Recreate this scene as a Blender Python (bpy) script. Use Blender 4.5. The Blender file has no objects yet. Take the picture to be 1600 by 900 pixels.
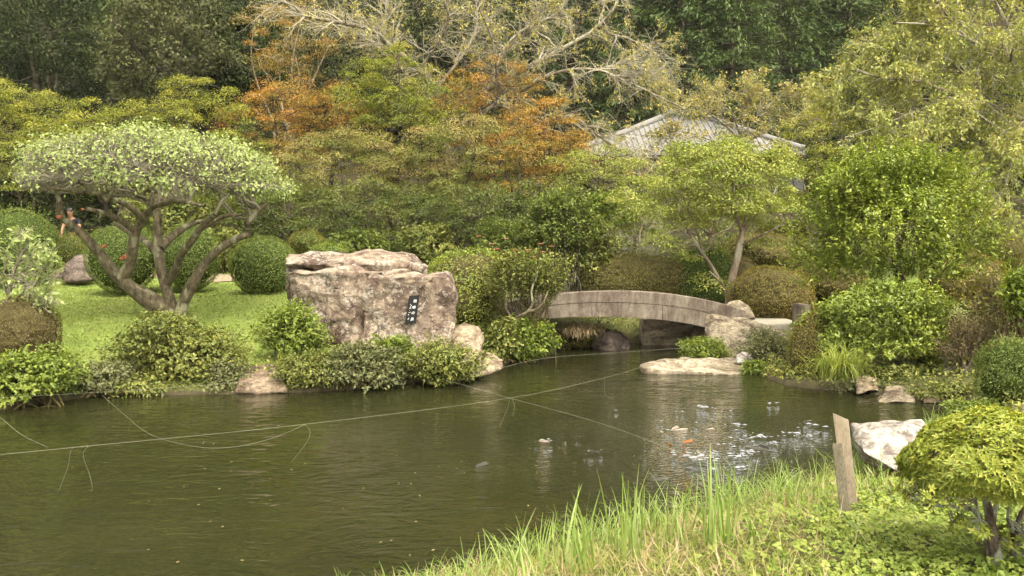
import bpy, bmesh, math
import numpy as np
from mathutils import Vector, Matrix, noise as mnoise

# ------------------------------------------------------------------ camera, sky, sun, exposure
SC = bpy.context.scene
COL = SC.collection
FPX = 1386.0                     # focal length in pixels of the 1600 px wide photograph
CAMZ = 2.2                       # eye height above the water (water level is z = 0)
TH = math.atan2(70.0, FPX)       # camera looks slightly down
cam_data = bpy.data.cameras.new('camera')
cam_data.sensor_width = 36.0
cam_data.lens = FPX / 1600.0 * 36.0
cam_data.clip_start = 0.05
cam_data.clip_end = 1000.0
cam = bpy.data.objects.new('camera', cam_data)
COL.objects.link(cam)
cam.location = (0, 0, CAMZ)
cam.rotation_euler = (math.pi / 2 - TH, 0, 0)
SC.camera = cam

SUN_EL, SUN_AZ = math.radians(58), math.radians(150)   # azimuth measured clockwise from +Y (view direction)
world = bpy.data.worlds.new('World')
SC.world = world
world.use_nodes = True
wn, wl = world.node_tree.nodes, world.node_tree.links
wn.clear()
sky = wn.new('ShaderNodeTexSky')
sky.sky_type = 'NISHITA'
sky.sun_disc = False
sky.sun_elevation = SUN_EL
sky.sun_rotation = SUN_AZ
sky.air_density = 1.0
sky.dust_density = 4.0
hsv = wn.new('ShaderNodeHueSaturation')
hsv.inputs['Saturation'].default_value = 0.22          # overcast: nearly colourless sky
bgn = wn.new('ShaderNodeBackground')
bgn.inputs['Strength'].default_value = 0.15
wout = wn.new('ShaderNodeOutputWorld')
wl.new(sky.outputs[0], hsv.inputs['Color'])
tnt = wn.new('ShaderNodeMix'); tnt.data_type = 'RGBA'; tnt.blend_type = 'MULTIPLY'; tnt.inputs[0].default_value = 1.0
tnt.inputs[7].default_value = (1.0, 0.955, 0.82, 1)     # warm white balance of the cloud light
wl.new(hsv.outputs[0], tnt.inputs[6]); wl.new(tnt.outputs[2], bgn.inputs['Color'])
wl.new(bgn.outputs[0], wout.inputs['Surface'])

sun_data = bpy.data.lights.new('sun', 'SUN')
sun_data.energy = 0.8
sun_data.angle = math.radians(28)
sun_data.color = (1.0, 0.92, 0.78)
sun = bpy.data.objects.new('sun', sun_data)
COL.objects.link(sun)
sd = Vector((math.sin(SUN_AZ) * math.cos(SUN_EL), math.cos(SUN_AZ) * math.cos(SUN_EL), math.sin(SUN_EL)))
sun.rotation_euler = (-sd).to_track_quat('-Z', 'Y').to_euler()
sun.location = sd * 50

SC.view_settings.view_transform = 'Standard'
SC.view_settings.look = 'None'
SC.view_settings.gamma = 1.0
SC.view_settings.exposure = 2.12
SC.cycles.use_denoising = True
SC.cycles.use_adaptive_sampling = True
SC.cycles.adaptive_threshold = 0.04
SC.cycles.max_bounces = 3
SC.cycles.diffuse_bounces = 2
SC.cycles.glossy_bounces = 2
SC.cycles.transmission_bounces = 2
SC.cycles.transparent_max_bounces = 6

# ------------------------------------------------------------------ helpers
FWD = np.array([0, math.cos(TH), -math.sin(TH)]); UPV = np.array([0, math.sin(TH), math.cos(TH)])
def W(px, py, d):
    """world point seen at photo pixel (px, py), at distance d along +Y"""
    v = np.array([px - 800.0, 0, 0]) + UPV * (450.0 - py) + FWD * FPX
    return np.array([0, 0, CAMZ]) + v * (d / v[1])
def Z(px, py, z):
    """world point seen at photo pixel (px, py), at height z"""
    v = np.array([px - 800.0, 0, 0]) + UPV * (450.0 - py) + FWD * FPX
    return np.array([0, 0, CAMZ]) + v * ((z - CAMZ) / v[2])
def unit(a):
    a = np.asarray(a, float)
    return a / (np.linalg.norm(a, axis=-1, keepdims=True) + 1e-9)
def RNG(s): return np.random.default_rng(s)

def mesh_np(name, V, faces_list, tint=None, smooth=False):
    """faces_list: list of (n,k) int arrays; tint: list of (n,) arrays per face block"""
    me = bpy.data.meshes.new(name)
    V = np.asarray(V, np.float32)
    fl = [np.asarray(f, np.int32) for f in faces_list if len(f)]
    idx = np.concatenate([f.ravel() for f in fl])
    sizes = np.concatenate([np.full(len(f), f.shape[1], np.int32) for f in fl])
    starts = np.concatenate([[0], np.cumsum(sizes)[:-1]]).astype(np.int32)
    me.vertices.add(len(V)); me.vertices.foreach_set('co', V.ravel())
    me.loops.add(len(idx)); me.loops.foreach_set('vertex_index', idx)
    me.polygons.add(len(sizes)); me.polygons.foreach_set('loop_start', starts)
    if smooth:
        me.polygons.foreach_set('use_smooth', np.ones(len(sizes), bool))
    elif tint is None:
        me.polygons.foreach_set('use_smooth', np.zeros(len(sizes), bool))
    if tint is not None:
        at = me.attributes.new('tint', 'FLOAT', 'FACE')
        at.data.foreach_set('value', np.asarray(tint, np.float32))
    me.update(calc_edges=True)
    return me

def ob(name, me, mat=None, parent=None, label=None, cat=None, group=None, kind=None):
    o = bpy.data.objects.new(name, me)
    COL.objects.link(o)
    if mat is not None and me is not None and not me.materials:
        me.materials.append(mat)
    if parent is not None: o.parent = parent
    tag(o, label, cat, group, kind)
    return o
def tag(o, label=None, cat=None, group=None, kind=None):
    if label: o['label'] = label
    if cat: o['category'] = cat
    if group: o['group'] = group
    if kind: o['kind'] = kind
    return o
def thing(name, label, cat, loc=(0, 0, 0), group=None):
    o = bpy.data.objects.new(name, None)
    o.empty_display_size = 0.2
    COL.objects.link(o)
    o.location = Vector([float(c) for c in loc])
    return tag(o, label, cat, group)
def copy_tree(root, loc, rotz=0, scale=1.0, label=None, group=None):
    r = root.copy(); COL.objects.link(r)
    r.location = Vector([float(c) for c in loc]); r.rotation_euler = (0, 0, rotz); r.scale = (scale,) * 3 if np.isscalar(scale) else scale
    if label: r['label'] = label
    if group: r['group'] = group
    for ch in list(root.children):
        c = ch.copy(); COL.objects.link(c); c.parent = r
        for g in list(ch.children):
            d = g.copy(); COL.objects.link(d); d.parent = c
    return r

# ---- tubes
def tube_batch(P, R, sides=5):
    """P (M,k,3) polylines, R (M,k) radii -> verts, quads"""
    P = np.asarray(P, float); R = np.asarray(R, float)
    M, k, _ = P.shape
    T = np.empty_like(P)
    T[:, 1:-1] = P[:, 2:] - P[:, :-2]; T[:, 0] = P[:, 1] - P[:, 0]; T[:, -1] = P[:, -1] - P[:, -2]
    T = unit(T)
    mt = unit(P[:, -1] - P[:, 0])[:, None, :]
    ref = np.where(np.abs(mt[..., 2:3]) < 0.8, np.array([0, 0, 1.0]), np.array([1.0, 0.2, 0]))
    A = unit(np.cross(T, np.broadcast_to(ref, T.shape))); B = np.cross(T, A)
    an = np.linspace(0, 2 * np.pi, sides, endpoint=False)
    V = P[:, :, None, :] + R[:, :, None, None] * (np.cos(an)[:, None] * A[:, :, None, :] + np.sin(an)[:, None] * B[:, :, None, :])
    idx = np.arange(M * k * sides).reshape(M, k, sides)
    a = idx[:, :-1, :]; b = np.roll(a, -1, 2); d = idx[:, 1:, :]; c = np.roll(d, -1, 2)
    return V.reshape(-1, 3), np.stack([a, b, c, d], -1).reshape(-1, 4)
class Tubes:
    def __init__(s): s.V, s.F, s.n = [], [], 0
    def batch(s, P, R, sides=5):
        if len(P) == 0: return
        v, f = tube_batch(P, R, sides); s.V.append(v); s.F.append(f + s.n); s.n += len(v)
    def path(s, pts, radii, sides=8, sub=0):
        pts = np.asarray(pts, float); radii = np.asarray(radii, float)
        if sub: pts, radii = smooth_path(pts, radii, sub)
        s.batch(pts[None], radii[None], sides)
        return pts, radii
    def obj(s, name, mat, parent, **k):
        return ob(name, mesh_np(name, np.concatenate(s.V), [np.concatenate(s.F)], smooth=True), mat, parent, **k)
def smooth_path(p, r, sub):
    n = len(p); t = np.arange(n); tt = np.linspace(0, n - 1, (n - 1) * sub + 1)
    out = np.empty((len(tt), 3))
    pp = np.vstack([2 * p[0] - p[1], p, 2 * p[-1] - p[-2]])
    for i, u in enumerate(tt):
        k = min(int(u), n - 2); f = u - k
        a, b, c, d = pp[k], pp[k + 1], pp[k + 2], pp[k + 3]
        out[i] = 0.5 * ((2 * b) + (c - a) * f + (2 * a - 5 * b + 4 * c - d) * f * f + (3 * b - a - 3 * c + d) * f ** 3)
    return out, np.interp(tt, t, r)
def link_paths(A, B, rA, rB, k, rng, wig, sag=0.0, up=0.0):
    """M curved polylines from A to B"""
    M = len(A); t = np.linspace(0, 1, k)[None, :, None]
    P = A[:, None] * (1 - t) + B[:, None] * t
    L = np.linalg.norm(B - A, axis=1)[:, None, None]
    w = np.sin(np.pi * t)
    P = P + w * L * wig * rng.normal(size=(M, 1, 3)) + w * L * wig * 0.6 * rng.normal(size=(M, k, 3))
    P[:, :, 2] += (w[:, :, 0] * L[:, :, 0]) * (up - sag)
    R = np.linspace(0, 1, k)[None]
    R = np.asarray(rA).reshape(-1, 1) * (1 - R) + np.asarray(rB).reshape(-1, 1) * R
    return P, np.broadcast_to(R, (M, k))

# ---- leaves
def leaf_arrays(P, N, U, L, Wd, fold=0.25):
    """folded two-triangle leaves, P = leaf base"""
    N = unit(N); U = unit(U - N * np.sum(U * N, 1, keepdims=True)); S = np.cross(N, U)
    L = np.broadcast_to(np.asarray(L, float).reshape(-1, 1), (len(P), 1)); Wd = np.broadcast_to(np.asarray(Wd, float).reshape(-1, 1), (len(P), 1))
    b = P; tip = P + U * L - N * L * 0.12
    mid = P + U * L * 0.45
    l = mid + S * Wd * 0.5 + N * Wd * fold; r = mid - S * Wd * 0.5 + N * Wd * fold
    V = np.stack([b, l, tip, r], 1).reshape(-1, 3)
    i = np.arange(len(P))[:, None] * 4
    F = np.concatenate([i + np.array([[0, 2, 1]]), i + np.array([[0, 3, 2]])], 0)
    return V, F
def leaf_mesh(name, P, N, U, L, Wd, tint, fold=0.25):
    V, F = leaf_arrays(P, N, U, L, Wd, fold)
    return mesh_np(name, V, [F], tint=np.concatenate([tint, tint]))
def rdir(rng, n): return unit(rng.normal(size=(n, 3)))

# ------------------------------------------------------------------ materials
def mat_new(name):
    m = bpy.data.materials.new(name); m.use_nodes = True
    nt = m.node_tree; nt.nodes.clear()
    return m, nt.nodes, nt.links
def ramp(N, stops):
    r = N.new('ShaderNodeValToRGB'); e = r.color_ramp.elements
    while len(e) > 1: e.remove(e[-1])
    e[0].position = stops[0][0]; e[0].color = (*stops[0][1], 1)
    for p, c in stops[1:]:
        x = e.new(p); x.color = (*c, 1)
    return r
def nz(N, L, scale, detail=4, coord=None, rough=0.55, dist=0.0):
    n = N.new('ShaderNodeTexNoise'); n.inputs['Scale'].default_value = scale
    n.inputs['Detail'].default_value = detail; n.inputs['Roughness'].default_value = rough
    n.inputs['Distortion'].default_value = dist
    if coord is not None: L.new(coord, n.inputs['Vector'])
    return n
def coords(N, L, scale=(1, 1, 1), kind='Object'):
    t = N.new('ShaderNodeTexCoord'); m = N.new('ShaderNodeMapping'); m.inputs['Scale'].default_value = scale
    L.new(t.outputs[kind], m.inputs['Vector'])
    return m.outputs[0]
def mixc(N, L, fac, a, b, mode='MIX'):
    m = N.new('ShaderNodeMix'); m.data_type = 'RGBA'; m.blend_type = mode
    for s, v in ((m.inputs[0], fac), (m.inputs[6], a), (m.inputs[7], b)):
        if hasattr(v, 'is_linked'): L.new(v, s)
        elif isinstance(v, tuple): s.default_value = (*v, 1) if len(v) == 3 else v
        else: s.default_value = v
    return m.outputs[2]
def math_n(N, L, op, a, b=0.0):
    m = N.new('ShaderNodeMath'); m.operation = op
    for s, v in ((m.inputs[0], a), (m.inputs[1], b)):
        if hasattr(v, 'is_linked'): L.new(v, s)
        else: s.default_value = v
    return m.outputs[0]
def bump(N, L, h, strength, dist, normal=None):
    b = N.new('ShaderNodeBump'); b.inputs['Strength'].default_value = strength; b.inputs['Distance'].default_value = dist
    L.new(h, b.inputs['Height'])
    if normal is not None: L.new(normal, b.inputs['Normal'])
    return b.outputs[0]

SAT = 1.0
def leaf_mat(name, cols, trans=0.28, rough=0.5, spec=0.35, patch=0.5, patch_scale=0.9, even=0.35):
    """leaf colours picked by each leaf's own tint and by slow patches through the plant"""
    m, N, L = mat_new(name)
    at = N.new('ShaderNodeAttribute'); at.attribute_name = 'tint'
    n = nz(N, L, patch_scale, 0, coords(N, L))
    f = math_n(N, L, 'ADD', at.outputs['Fac'], math_n(N, L, 'MULTIPLY', math_n(N, L, 'SUBTRACT', n.outputs[0], 0.5), patch * 2))
    mean = [sum(q[i] for q in cols) / len(cols) for i in range(3)]
    cols = [tuple(q[i] * (1 - even) + mean[i] * even for i in range(3)) for q in cols]
    k = len(cols)
    r = ramp(N, [((i + 0.5) / k if k > 1 else 0, c) for i, c in enumerate(cols)])
    L.new(f, r.inputs[0])
    df = N.new('ShaderNodeBsdfDiffuse'); L.new(r.outputs[0], df.inputs['Color'])
    gl = N.new('ShaderNodeBsdfGlossy'); gl.inputs['Roughness'].default_value = rough
    p = N.new('ShaderNodeMixShader'); p.inputs[0].default_value = 0.09 * spec
    L.new(df.outputs[0], p.inputs[1]); L.new(gl.outputs[0], p.inputs[2])
    t = N.new('ShaderNodeBsdfTranslucent')
    L.new(mixc(N, L, 1.0, r.outputs[0], (1.0, 1.0, 0.55), 'MULTIPLY'), t.inputs['Color'])
    mx = N.new('ShaderNodeMixShader'); mx.inputs[0].default_value = trans
    o = N.new('ShaderNodeOutputMaterial')
    L.new(p.outputs[0], mx.inputs[1]); L.new(t.outputs[0], mx.inputs[2]); L.new(mx.outputs[0], o.inputs[0])
    return m
def bark_mat(name, base, dark, lichen, lich_amt=0.5, scale=9):
    m, N, L = mat_new(name)
    c = coords(N, L, (1, 1, 0.45))
    a = nz(N, L, scale, 4, c, 0.65); b = nz(N, L, scale * 0.45, 2, c); h = nz(N, L, scale * 4, 2, c, 0.7)
    r1 = ramp(N, [(0.35, dark), (0.62, base)]); L.new(a.outputs[0], r1.inputs[0])
    r2 = ramp(N, [(0.62 - lich_amt * 0.22, (0, 0, 0)), (0.70 - lich_amt * 0.2, (1, 1, 1))]); L.new(b.outputs[0], r2.inputs[0])
    col = mixc(N, L, math_n(N, L, 'MULTIPLY', r2.outputs[0], 0.8), r1.outputs[0], lichen)
    p = N.new('ShaderNodeBsdfPrincipled'); p.inputs['Roughness'].default_value = 0.9; p.inputs['Specular IOR Level'].default_value = 0.2
    L.new(col, p.inputs['Base Color'])
    L.new(bump(N, L, math_n(N, L, 'ADD', a.outputs[0], math_n(N, L, 'MULTIPLY', h.outputs[0], 0.5)), 0.8, 0.03), p.inputs['Normal'])
    o = N.new('ShaderNodeOutputMaterial'); L.new(p.outputs[0], o.inputs[0])
    return m
def twig_mat(name, light, dark):
    m, N, L = mat_new(name); n = nz(N, L, 2.5, 1, coords(N, L)); df = N.new('ShaderNodeBsdfDiffuse')
    L.new(mixc(N, L, n.outputs[0], dark, light), df.inputs['Color']); o = N.new('ShaderNodeOutputMaterial'); L.new(df.outputs[0], o.inputs[0]); return m
def plain_mat(name, col, rough=0.7, spec=0.3, var=0.25, scale=20):
    m, N, L = mat_new(name)
    n = nz(N, L, scale, 4, coords(N, L))
    c = mixc(N, L, n.outputs[0], tuple(x * (1 - var) for x in col), tuple(min(1, x * (1 + var)) for x in col))
    p = N.new('ShaderNodeBsdfPrincipled'); p.inputs['Roughness'].default_value = rough; p.inputs['Specular IOR Level'].default_value = spec
    L.new(c, p.inputs['Base Color'])
    L.new(bump(N, L, n.outputs[0], 0.25, 0.01), p.inputs['Normal'])
    o = N.new('ShaderNodeOutputMaterial'); L.new(p.outputs[0], o.inputs[0])
    return m
def rock_mat(name, light, mid, dark, moss=None, strata=(1, 1, 2.2), scale=1.6, bumpd=0.06, lichen=None, streak=0.5):
    m, N, L = mat_new(name)
    c = coords(N, L, strata)
    a = nz(N, L, scale, 9, c, 0.62, 0.9); b = nz(N, L, scale * 6, 9, c, 0.7); d = nz(N, L, scale * 1.1, 5, coords(N, L, (1.5, 1.2, 0.4)), 0.6, 0.8)
    r = ramp(N, [(0.38, dark), (0.46, mid), (0.56, light), (0.64, tuple(min(1, x * 1.12) for x in light))]); L.new(a.outputs[0], r.inputs[0])
    r2 = ramp(N, [(0.34, (.42, .40, .38)), (0.48, (.92, .92, .92)), (0.62, (1.28, 1.27, 1.24))]); L.new(b.outputs[0], r2.inputs[0])
    col = mixc(N, L, 1.0, r.outputs[0], r2.outputs[0], 'MULTIPLY')
    rd = ramp(N, [(0.50, (0, 0, 0)), (0.60, (1, 1, 1))]); L.new(d.outputs[0], rd.inputs[0])
    col = mixc(N, L, math_n(N, L, 'MULTIPLY', rd.outputs[0], streak), col, dark)
    if lichen:
        v = nz(N, L, scale * 10, 6, coords(N, L), 0.65); v2 = nz(N, L, scale * 1.3, 3, coords(N, L))
        rl = ramp(N, [(0.585, (0, 0, 0)), (0.63, (1, 1, 1))])
        L.new(math_n(N, L, 'ADD', math_n(N, L, 'MULTIPLY', v.outputs[0], 0.7), math_n(N, L, 'MULTIPLY', v2.outputs[0], 0.4)), rl.inputs[0])
        col = mixc(N, L, math_n(N, L, 'MULTIPLY', rl.outputs[0], 0.8), col, lichen)
    wv = nz(N, L, scale * 1.5, 4, c)
    wc = mixc(N, L, 0.4, c, wv.outputs['Color'])
    vr = N.new('ShaderNodeTexVoronoi'); vr.feature = 'DISTANCE_TO_EDGE'; vr.inputs['Scale'].default_value = scale * 1.5
    L.new(wc, vr.inputs['Vector'])
    cr = ramp(N, [(0.0, (0, 0, 0)), (0.03, (1, 1, 1))]); L.new(vr.outputs['Distance'], cr.inputs[0])
    gate = ramp(N, [(0.48, (1, 1, 1)), (0.56, (0, 0, 0))]); L.new(wv.outputs[0], gate.inputs[0])
    crack = math_n(N, L, 'MAXIMUM', cr.outputs[0], gate.outputs[0])
    col = mixc(N, L, math_n(N, L, 'MULTIPLY', math_n(N, L, 'SUBTRACT', 1.0, crack), 0.7), col, tuple(x * 0.35 for x in dark))
    if moss:
        g = N.new('ShaderNodeTexCoord'); sx = N.new('ShaderNodeSeparateXYZ'); L.new(g.outputs['Object'], sx.inputs[0])
        q = nz(N, L, 4, 6, coords(N, L), 0.65)
        s = math_n(N, L, 'SUBTRACT', math_n(N, L, 'MULTIPLY', q.outputs[0], moss[1]), math_n(N, L, 'MULTIPLY', sx.outputs[2], moss[2]))
        rm = ramp(N, [(0.42, (0, 0, 0)), (0.52, (1, 1, 1))]); L.new(s, rm.inputs[0])
        col = mixc(N, L, math_n(N, L, 'MULTIPLY', rm.outputs[0], 0.85), col, moss[0])
    p = N.new('ShaderNodeBsdfPrincipled'); p.inputs['Roughness'].default_value = 0.88; p.inputs['Specular IOR Level'].default_value = 0.25
    L.new(col, p.inputs['Base Color'])
    h = math_n(N, L, 'ADD', math_n(N, L, 'ADD', a.outputs[0], math_n(N, L, 'MULTIPLY', b.outputs[0], 0.6)), math_n(N, L, 'MULTIPLY', crack, 0.25))
    L.new(bump(N, L, h, 1.0, bumpd), p.inputs['Normal'])
    o = N.new('ShaderNodeOutputMaterial'); L.new(p.outputs[0], o.inputs[0])
    return m
# ------------------------------------------------------------------ terrain
SHORE_PX = [(-260, 672), (-100, 655), (0, 642), (60, 632), (150, 619), (250, 617), (360, 616), (440, 615), (560, 609), (640, 599), (700, 597),
            (745, 584), (790, 572), (803, 562), (830, 553), (870, 546), (905, 542), (960, 541), (985, 535), (1003, 537), (1090, 540), (1108, 547),
            (1118, 558), (1180, 580), (1195, 593), (1240, 605), (1340, 614), (1430, 625), (1500, 633), (1535, 641), (1548, 648), (1520, 657), (1470, 674),
            (1420, 704), (1330, 748), (1200, 786), (1100, 812), (1000, 842), (900, 872), (800, 900), (690, 930), (560, 960), (300, 1010), (-300, 1080), (-900, 1080), (-900, 760)]
SHORE = np.array([Z(px, py, 0.0)[:2] for px, py in SHORE_PX])
def pond_sd(x, y):
    """distance to the shore line, negative on the water side"""
    p = np.stack([np.ravel(x), np.ravel(y)], 1); a = SHORE; b = np.roll(SHORE, -1, 0)
    best = np.full(len(p), 1e9); ins = np.zeros(len(p), bool)
    for i in range(len(a)):
        e = b[i] - a[i]; w = p - a[i]
        t = np.clip((w @ e) / (e @ e), 0, 1)
        best = np.minimum(best, np.hypot(*(w - t[:, None] * e).T))
        c = (a[i, 1] > p[:, 1]) != (b[i, 1] > p[:, 1])
        xi = a[i, 0] + (p[:, 1] - a[i, 1]) * e[0] / (e[1] if abs(e[1]) > 1e-9 else 1e-9)
        ins ^= c & (p[:, 0] < xi)
    return np.where(ins, -best, best)
CTRL_PX = [(100, 436, 24), (330, 452, 21.5), (400, 470, 18.5), (270, 492, 16.5), (150, 505, 15.7), (30, 520, 14.5), (-150, 470, 20), (250, 560, 14.2), (120, 592, 13.2),
           (400, 545, 14.8), (560, 555, 14.6), (600, 548, 15.3), (720, 530, 15.5), (450, 466, 18.5), (620, 470, 19), (800, 520, 16.5), (830, 490, 19),
           (1215, 516, 17.8), (1200, 506, 20.5), (1180, 545, 16.2), (1340, 590, 14.3), (1380, 500, 16), (1450, 590, 13.6), (1590, 655, 9.6), (1560, 560, 12), (1600, 420, 28), (1500, 450, 20),
           (1000, 452, 23), (1100, 440, 24), (800, 420, 24), (700, 405, 26), (500, 410, 25), (250, 402, 27), (90, 397.2, 26.6), (112, 397.2, 26.7), (-100, 395, 28),
           (800, 350, 33), (300, 345, 34), (0, 340, 34), (1300, 390, 33), (1100, 340, 40), (1500, 360, 38), (1330, 806, 6.0), (1560, 905, 4.6), (1100, 880, 5.0), (1000, 840, 5.6)]
CP = np.array([W(*c) for c in CTRL_PX] + [[0, 0, .55], [-6, 1.5, .5], [5, 3, .6], [7.5, 6, .6], [-40, 30, 2.2], [45, 30, 2.0], [-20, 3, .6], [25, 5, .8], [-40, 5, .8], [40, 12, 1.0], [0, -15, .6],
                                          [-25, 44, 5.5], [0, 46, 5.0], [25, 46, 5.0], [-60, 46, 6], [60, 46, 6]])
def _rbf():
    d = np.linalg.norm(CP[:, None, :2] - CP[None, :, :2], axis=2)
    n = len(CP); A = np.zeros((n + 1, n + 1)); A[:n, :n] = d; A[:n, n] = 1; A[n, :n] = 1
    A[:n, :n] += np.eye(n) * -0.15
    return np.linalg.solve(A, np.append(CP[:, 2], 0))
RBF = _rbf()
def sstep(a, b, x):
    t = np.clip((x - a) / (b - a), 0, 1); return t * t * (3 - 2 * t)
def ground_z(x, y):
    x = np.atleast_1d(np.asarray(x, float)); y = np.atleast_1d(np.asarray(y, float)); sh = x.shape
    x = x.ravel(); y = y.ravel()
    z = np.full(len(x), RBF[-1])
    for i in range(len(CP)): z += RBF[i] * np.hypot(x - CP[i, 0], y - CP[i, 1])
    hill = np.clip(y - 42, 0, None)
    z = np.minimum(z, 7) + hill * 0.9 * sstep(2, 40, hill)
    z += 0.03 * np.sin(x * 1.7 + np.sin(y * 1.3)) * np.sin(y * 1.9 + 0.5 * x) + 0.012 * np.sin(x * 6.1 + y * 2.3) * np.sin(y * 5.3 - x)
    s = pond_sd(x, y)
    up = np.maximum(z, 0.12)
    bank = 0.02 + (up - 0.02) * (0.45 * sstep(0.0, 0.22, s) + 0.55 * sstep(0.1, 1.1, s))
    bed = -0.75 * sstep(0.0, 1.4, -s) - 0.12 * sstep(0, 0.1, -s)
    return np.where(s > 0, bank, bed).reshape(sh)
def gz(x, y): return float(ground_z(x, y)[0])
def gd(px, d, dz=0.0):
    """ground point in photo column px at distance d"""
    x = (px - 800.0) / FPX * d * 0.9987
    return np.array([x, d, gz(x, d) + dz])

def axis(parts):
    out = []
    for a, b, st in parts: out.append(np.arange(a, b, st))
    return np.concatenate(out)
gx = axis([(-200, -40, 5), (-40, -14, 1.0), (-14, 11, 0.22), (11, 40, 1.0), (40, 201, 5)])
gy = axis([(-30, -4, 2.5), (-4, 3, 0.5), (3, 24, 0.2), (24, 46, 0.5), (46, 241, 4)])
GX, GY = np.meshgrid(gx, gy)
GZ = ground_z(GX, GY)
nx, ny = len(gx), len(gy)
ii = np.arange(nx * ny).reshape(ny, nx)
GF = np.stack([ii[:-1, :-1], ii[:-1, 1:], ii[1:, 1:], ii[1:, :-1]], -1).reshape(-1, 4)

def ground_material():
    m, N, L = mat_new('ground')
    c = coords(N, L)
    a = nz(N, L, 0.8, 6, c, 0.65); b = nz(N, L, 6, 6, c, 0.7); d = nz(N, L, 40, 4, c, 0.7)
    r = ramp(N, [(0.32, (.115, .17, .034)), (0.45, (.175, .245, .045)), (0.60, (.21, .265, .058)), (0.75, (.22, .20, .07))]); L.new(a.outputs[0], r.inputs[0])
    r2 = ramp(N, [(0.35, (.05, .045, .022)), (0.6, (.13, .115, .06))]); L.new(b.outputs[0], r2.inputs[0])
    rm = ramp(N, [(0.35, (.06, .07, .022)), (0.6, (.13, .115, .05))]); L.new(b.outputs[0], rm.inputs[0])
    t0 = N.new('ShaderNodeTexCoord'); s0 = N.new('ShaderNodeSeparateXYZ'); L.new(t0.outputs['Object'], s0.inputs[0])
    def band(v, lo, hi):
        q = N.new('ShaderNodeMapRange'); q.inputs[1].default_value = lo; q.inputs[2].default_value = hi; L.new(v, q.inputs[0]); return q.outputs[0]
    notlawn = math_n(N, L, 'MULTIPLY', band(s0.outputs[0], -2.6, -1.6), math_n(N, L, 'SUBTRACT', 1.0, math_n(N, L, 'MULTIPLY', band(s0.outputs[0], 8.5, 9.5), band(s0.outputs[1], 16, 17))))
    col = mixc(N, L, math_n(N, L, 'MULTIPLY', notlawn, 0.9), mixc(N, L, 0.18, r.outputs[0], r2.outputs[0]), rm.outputs[0])
    t = N.new('ShaderNodeTexCoord'); s = N.new('ShaderNodeSeparateXYZ'); L.new(t.outputs['Object'], s.inputs[0])
    # bare wet earth at the water line and in the bed
    zm = N.new('ShaderNodeMapRange'); zm.inputs[1].default_value = 0.02; zm.inputs[2].default_value = 0.22; zm.inputs[3].default_value = 1; zm.inputs[4].default_value = 0
    L.new(math_n(N, L, 'ADD', s.outputs[2], math_n(N, L, 'MULTIPLY', math_n(N, L, 'SUBTRACT', b.outputs[0], 0.5), 0.15)), zm.inputs[0])
    mud = ramp(N, [(0.3, (.035, .03, .017)), (0.7, (.085, .066, .038))]); L.new(b.outputs[0], mud.inputs[0])
    col = mixc(N, L, zm.outputs[0], col, mud.outputs[0])
    # leaf litter and humus under the trees behind the garden
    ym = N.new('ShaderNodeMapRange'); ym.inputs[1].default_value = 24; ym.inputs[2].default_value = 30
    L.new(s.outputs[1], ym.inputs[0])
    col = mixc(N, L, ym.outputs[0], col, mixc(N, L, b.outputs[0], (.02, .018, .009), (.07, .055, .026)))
    p = N.new('ShaderNodeBsdfPrincipled'); p.inputs['Roughness'].default_value = 0.95; p.inputs['Specular IOR Level'].default_value = 0.15
    L.new(col, p.inputs['Base Color'])
    L.new(bump(N, L, math_n(N, L, 'ADD', b.outputs[0], d.outputs[0]), 0.7, 0.05), p.inputs['Normal'])
    o = N.new('ShaderNodeOutputMaterial'); L.new(p.outputs[0], o.inputs[0])
    return m
ground = ob('ground', mesh_np('ground', np.stack([GX.ravel(), GY.ravel(), GZ.ravel()], 1), [GF], smooth=True), ground_material(), kind='structure')

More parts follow.
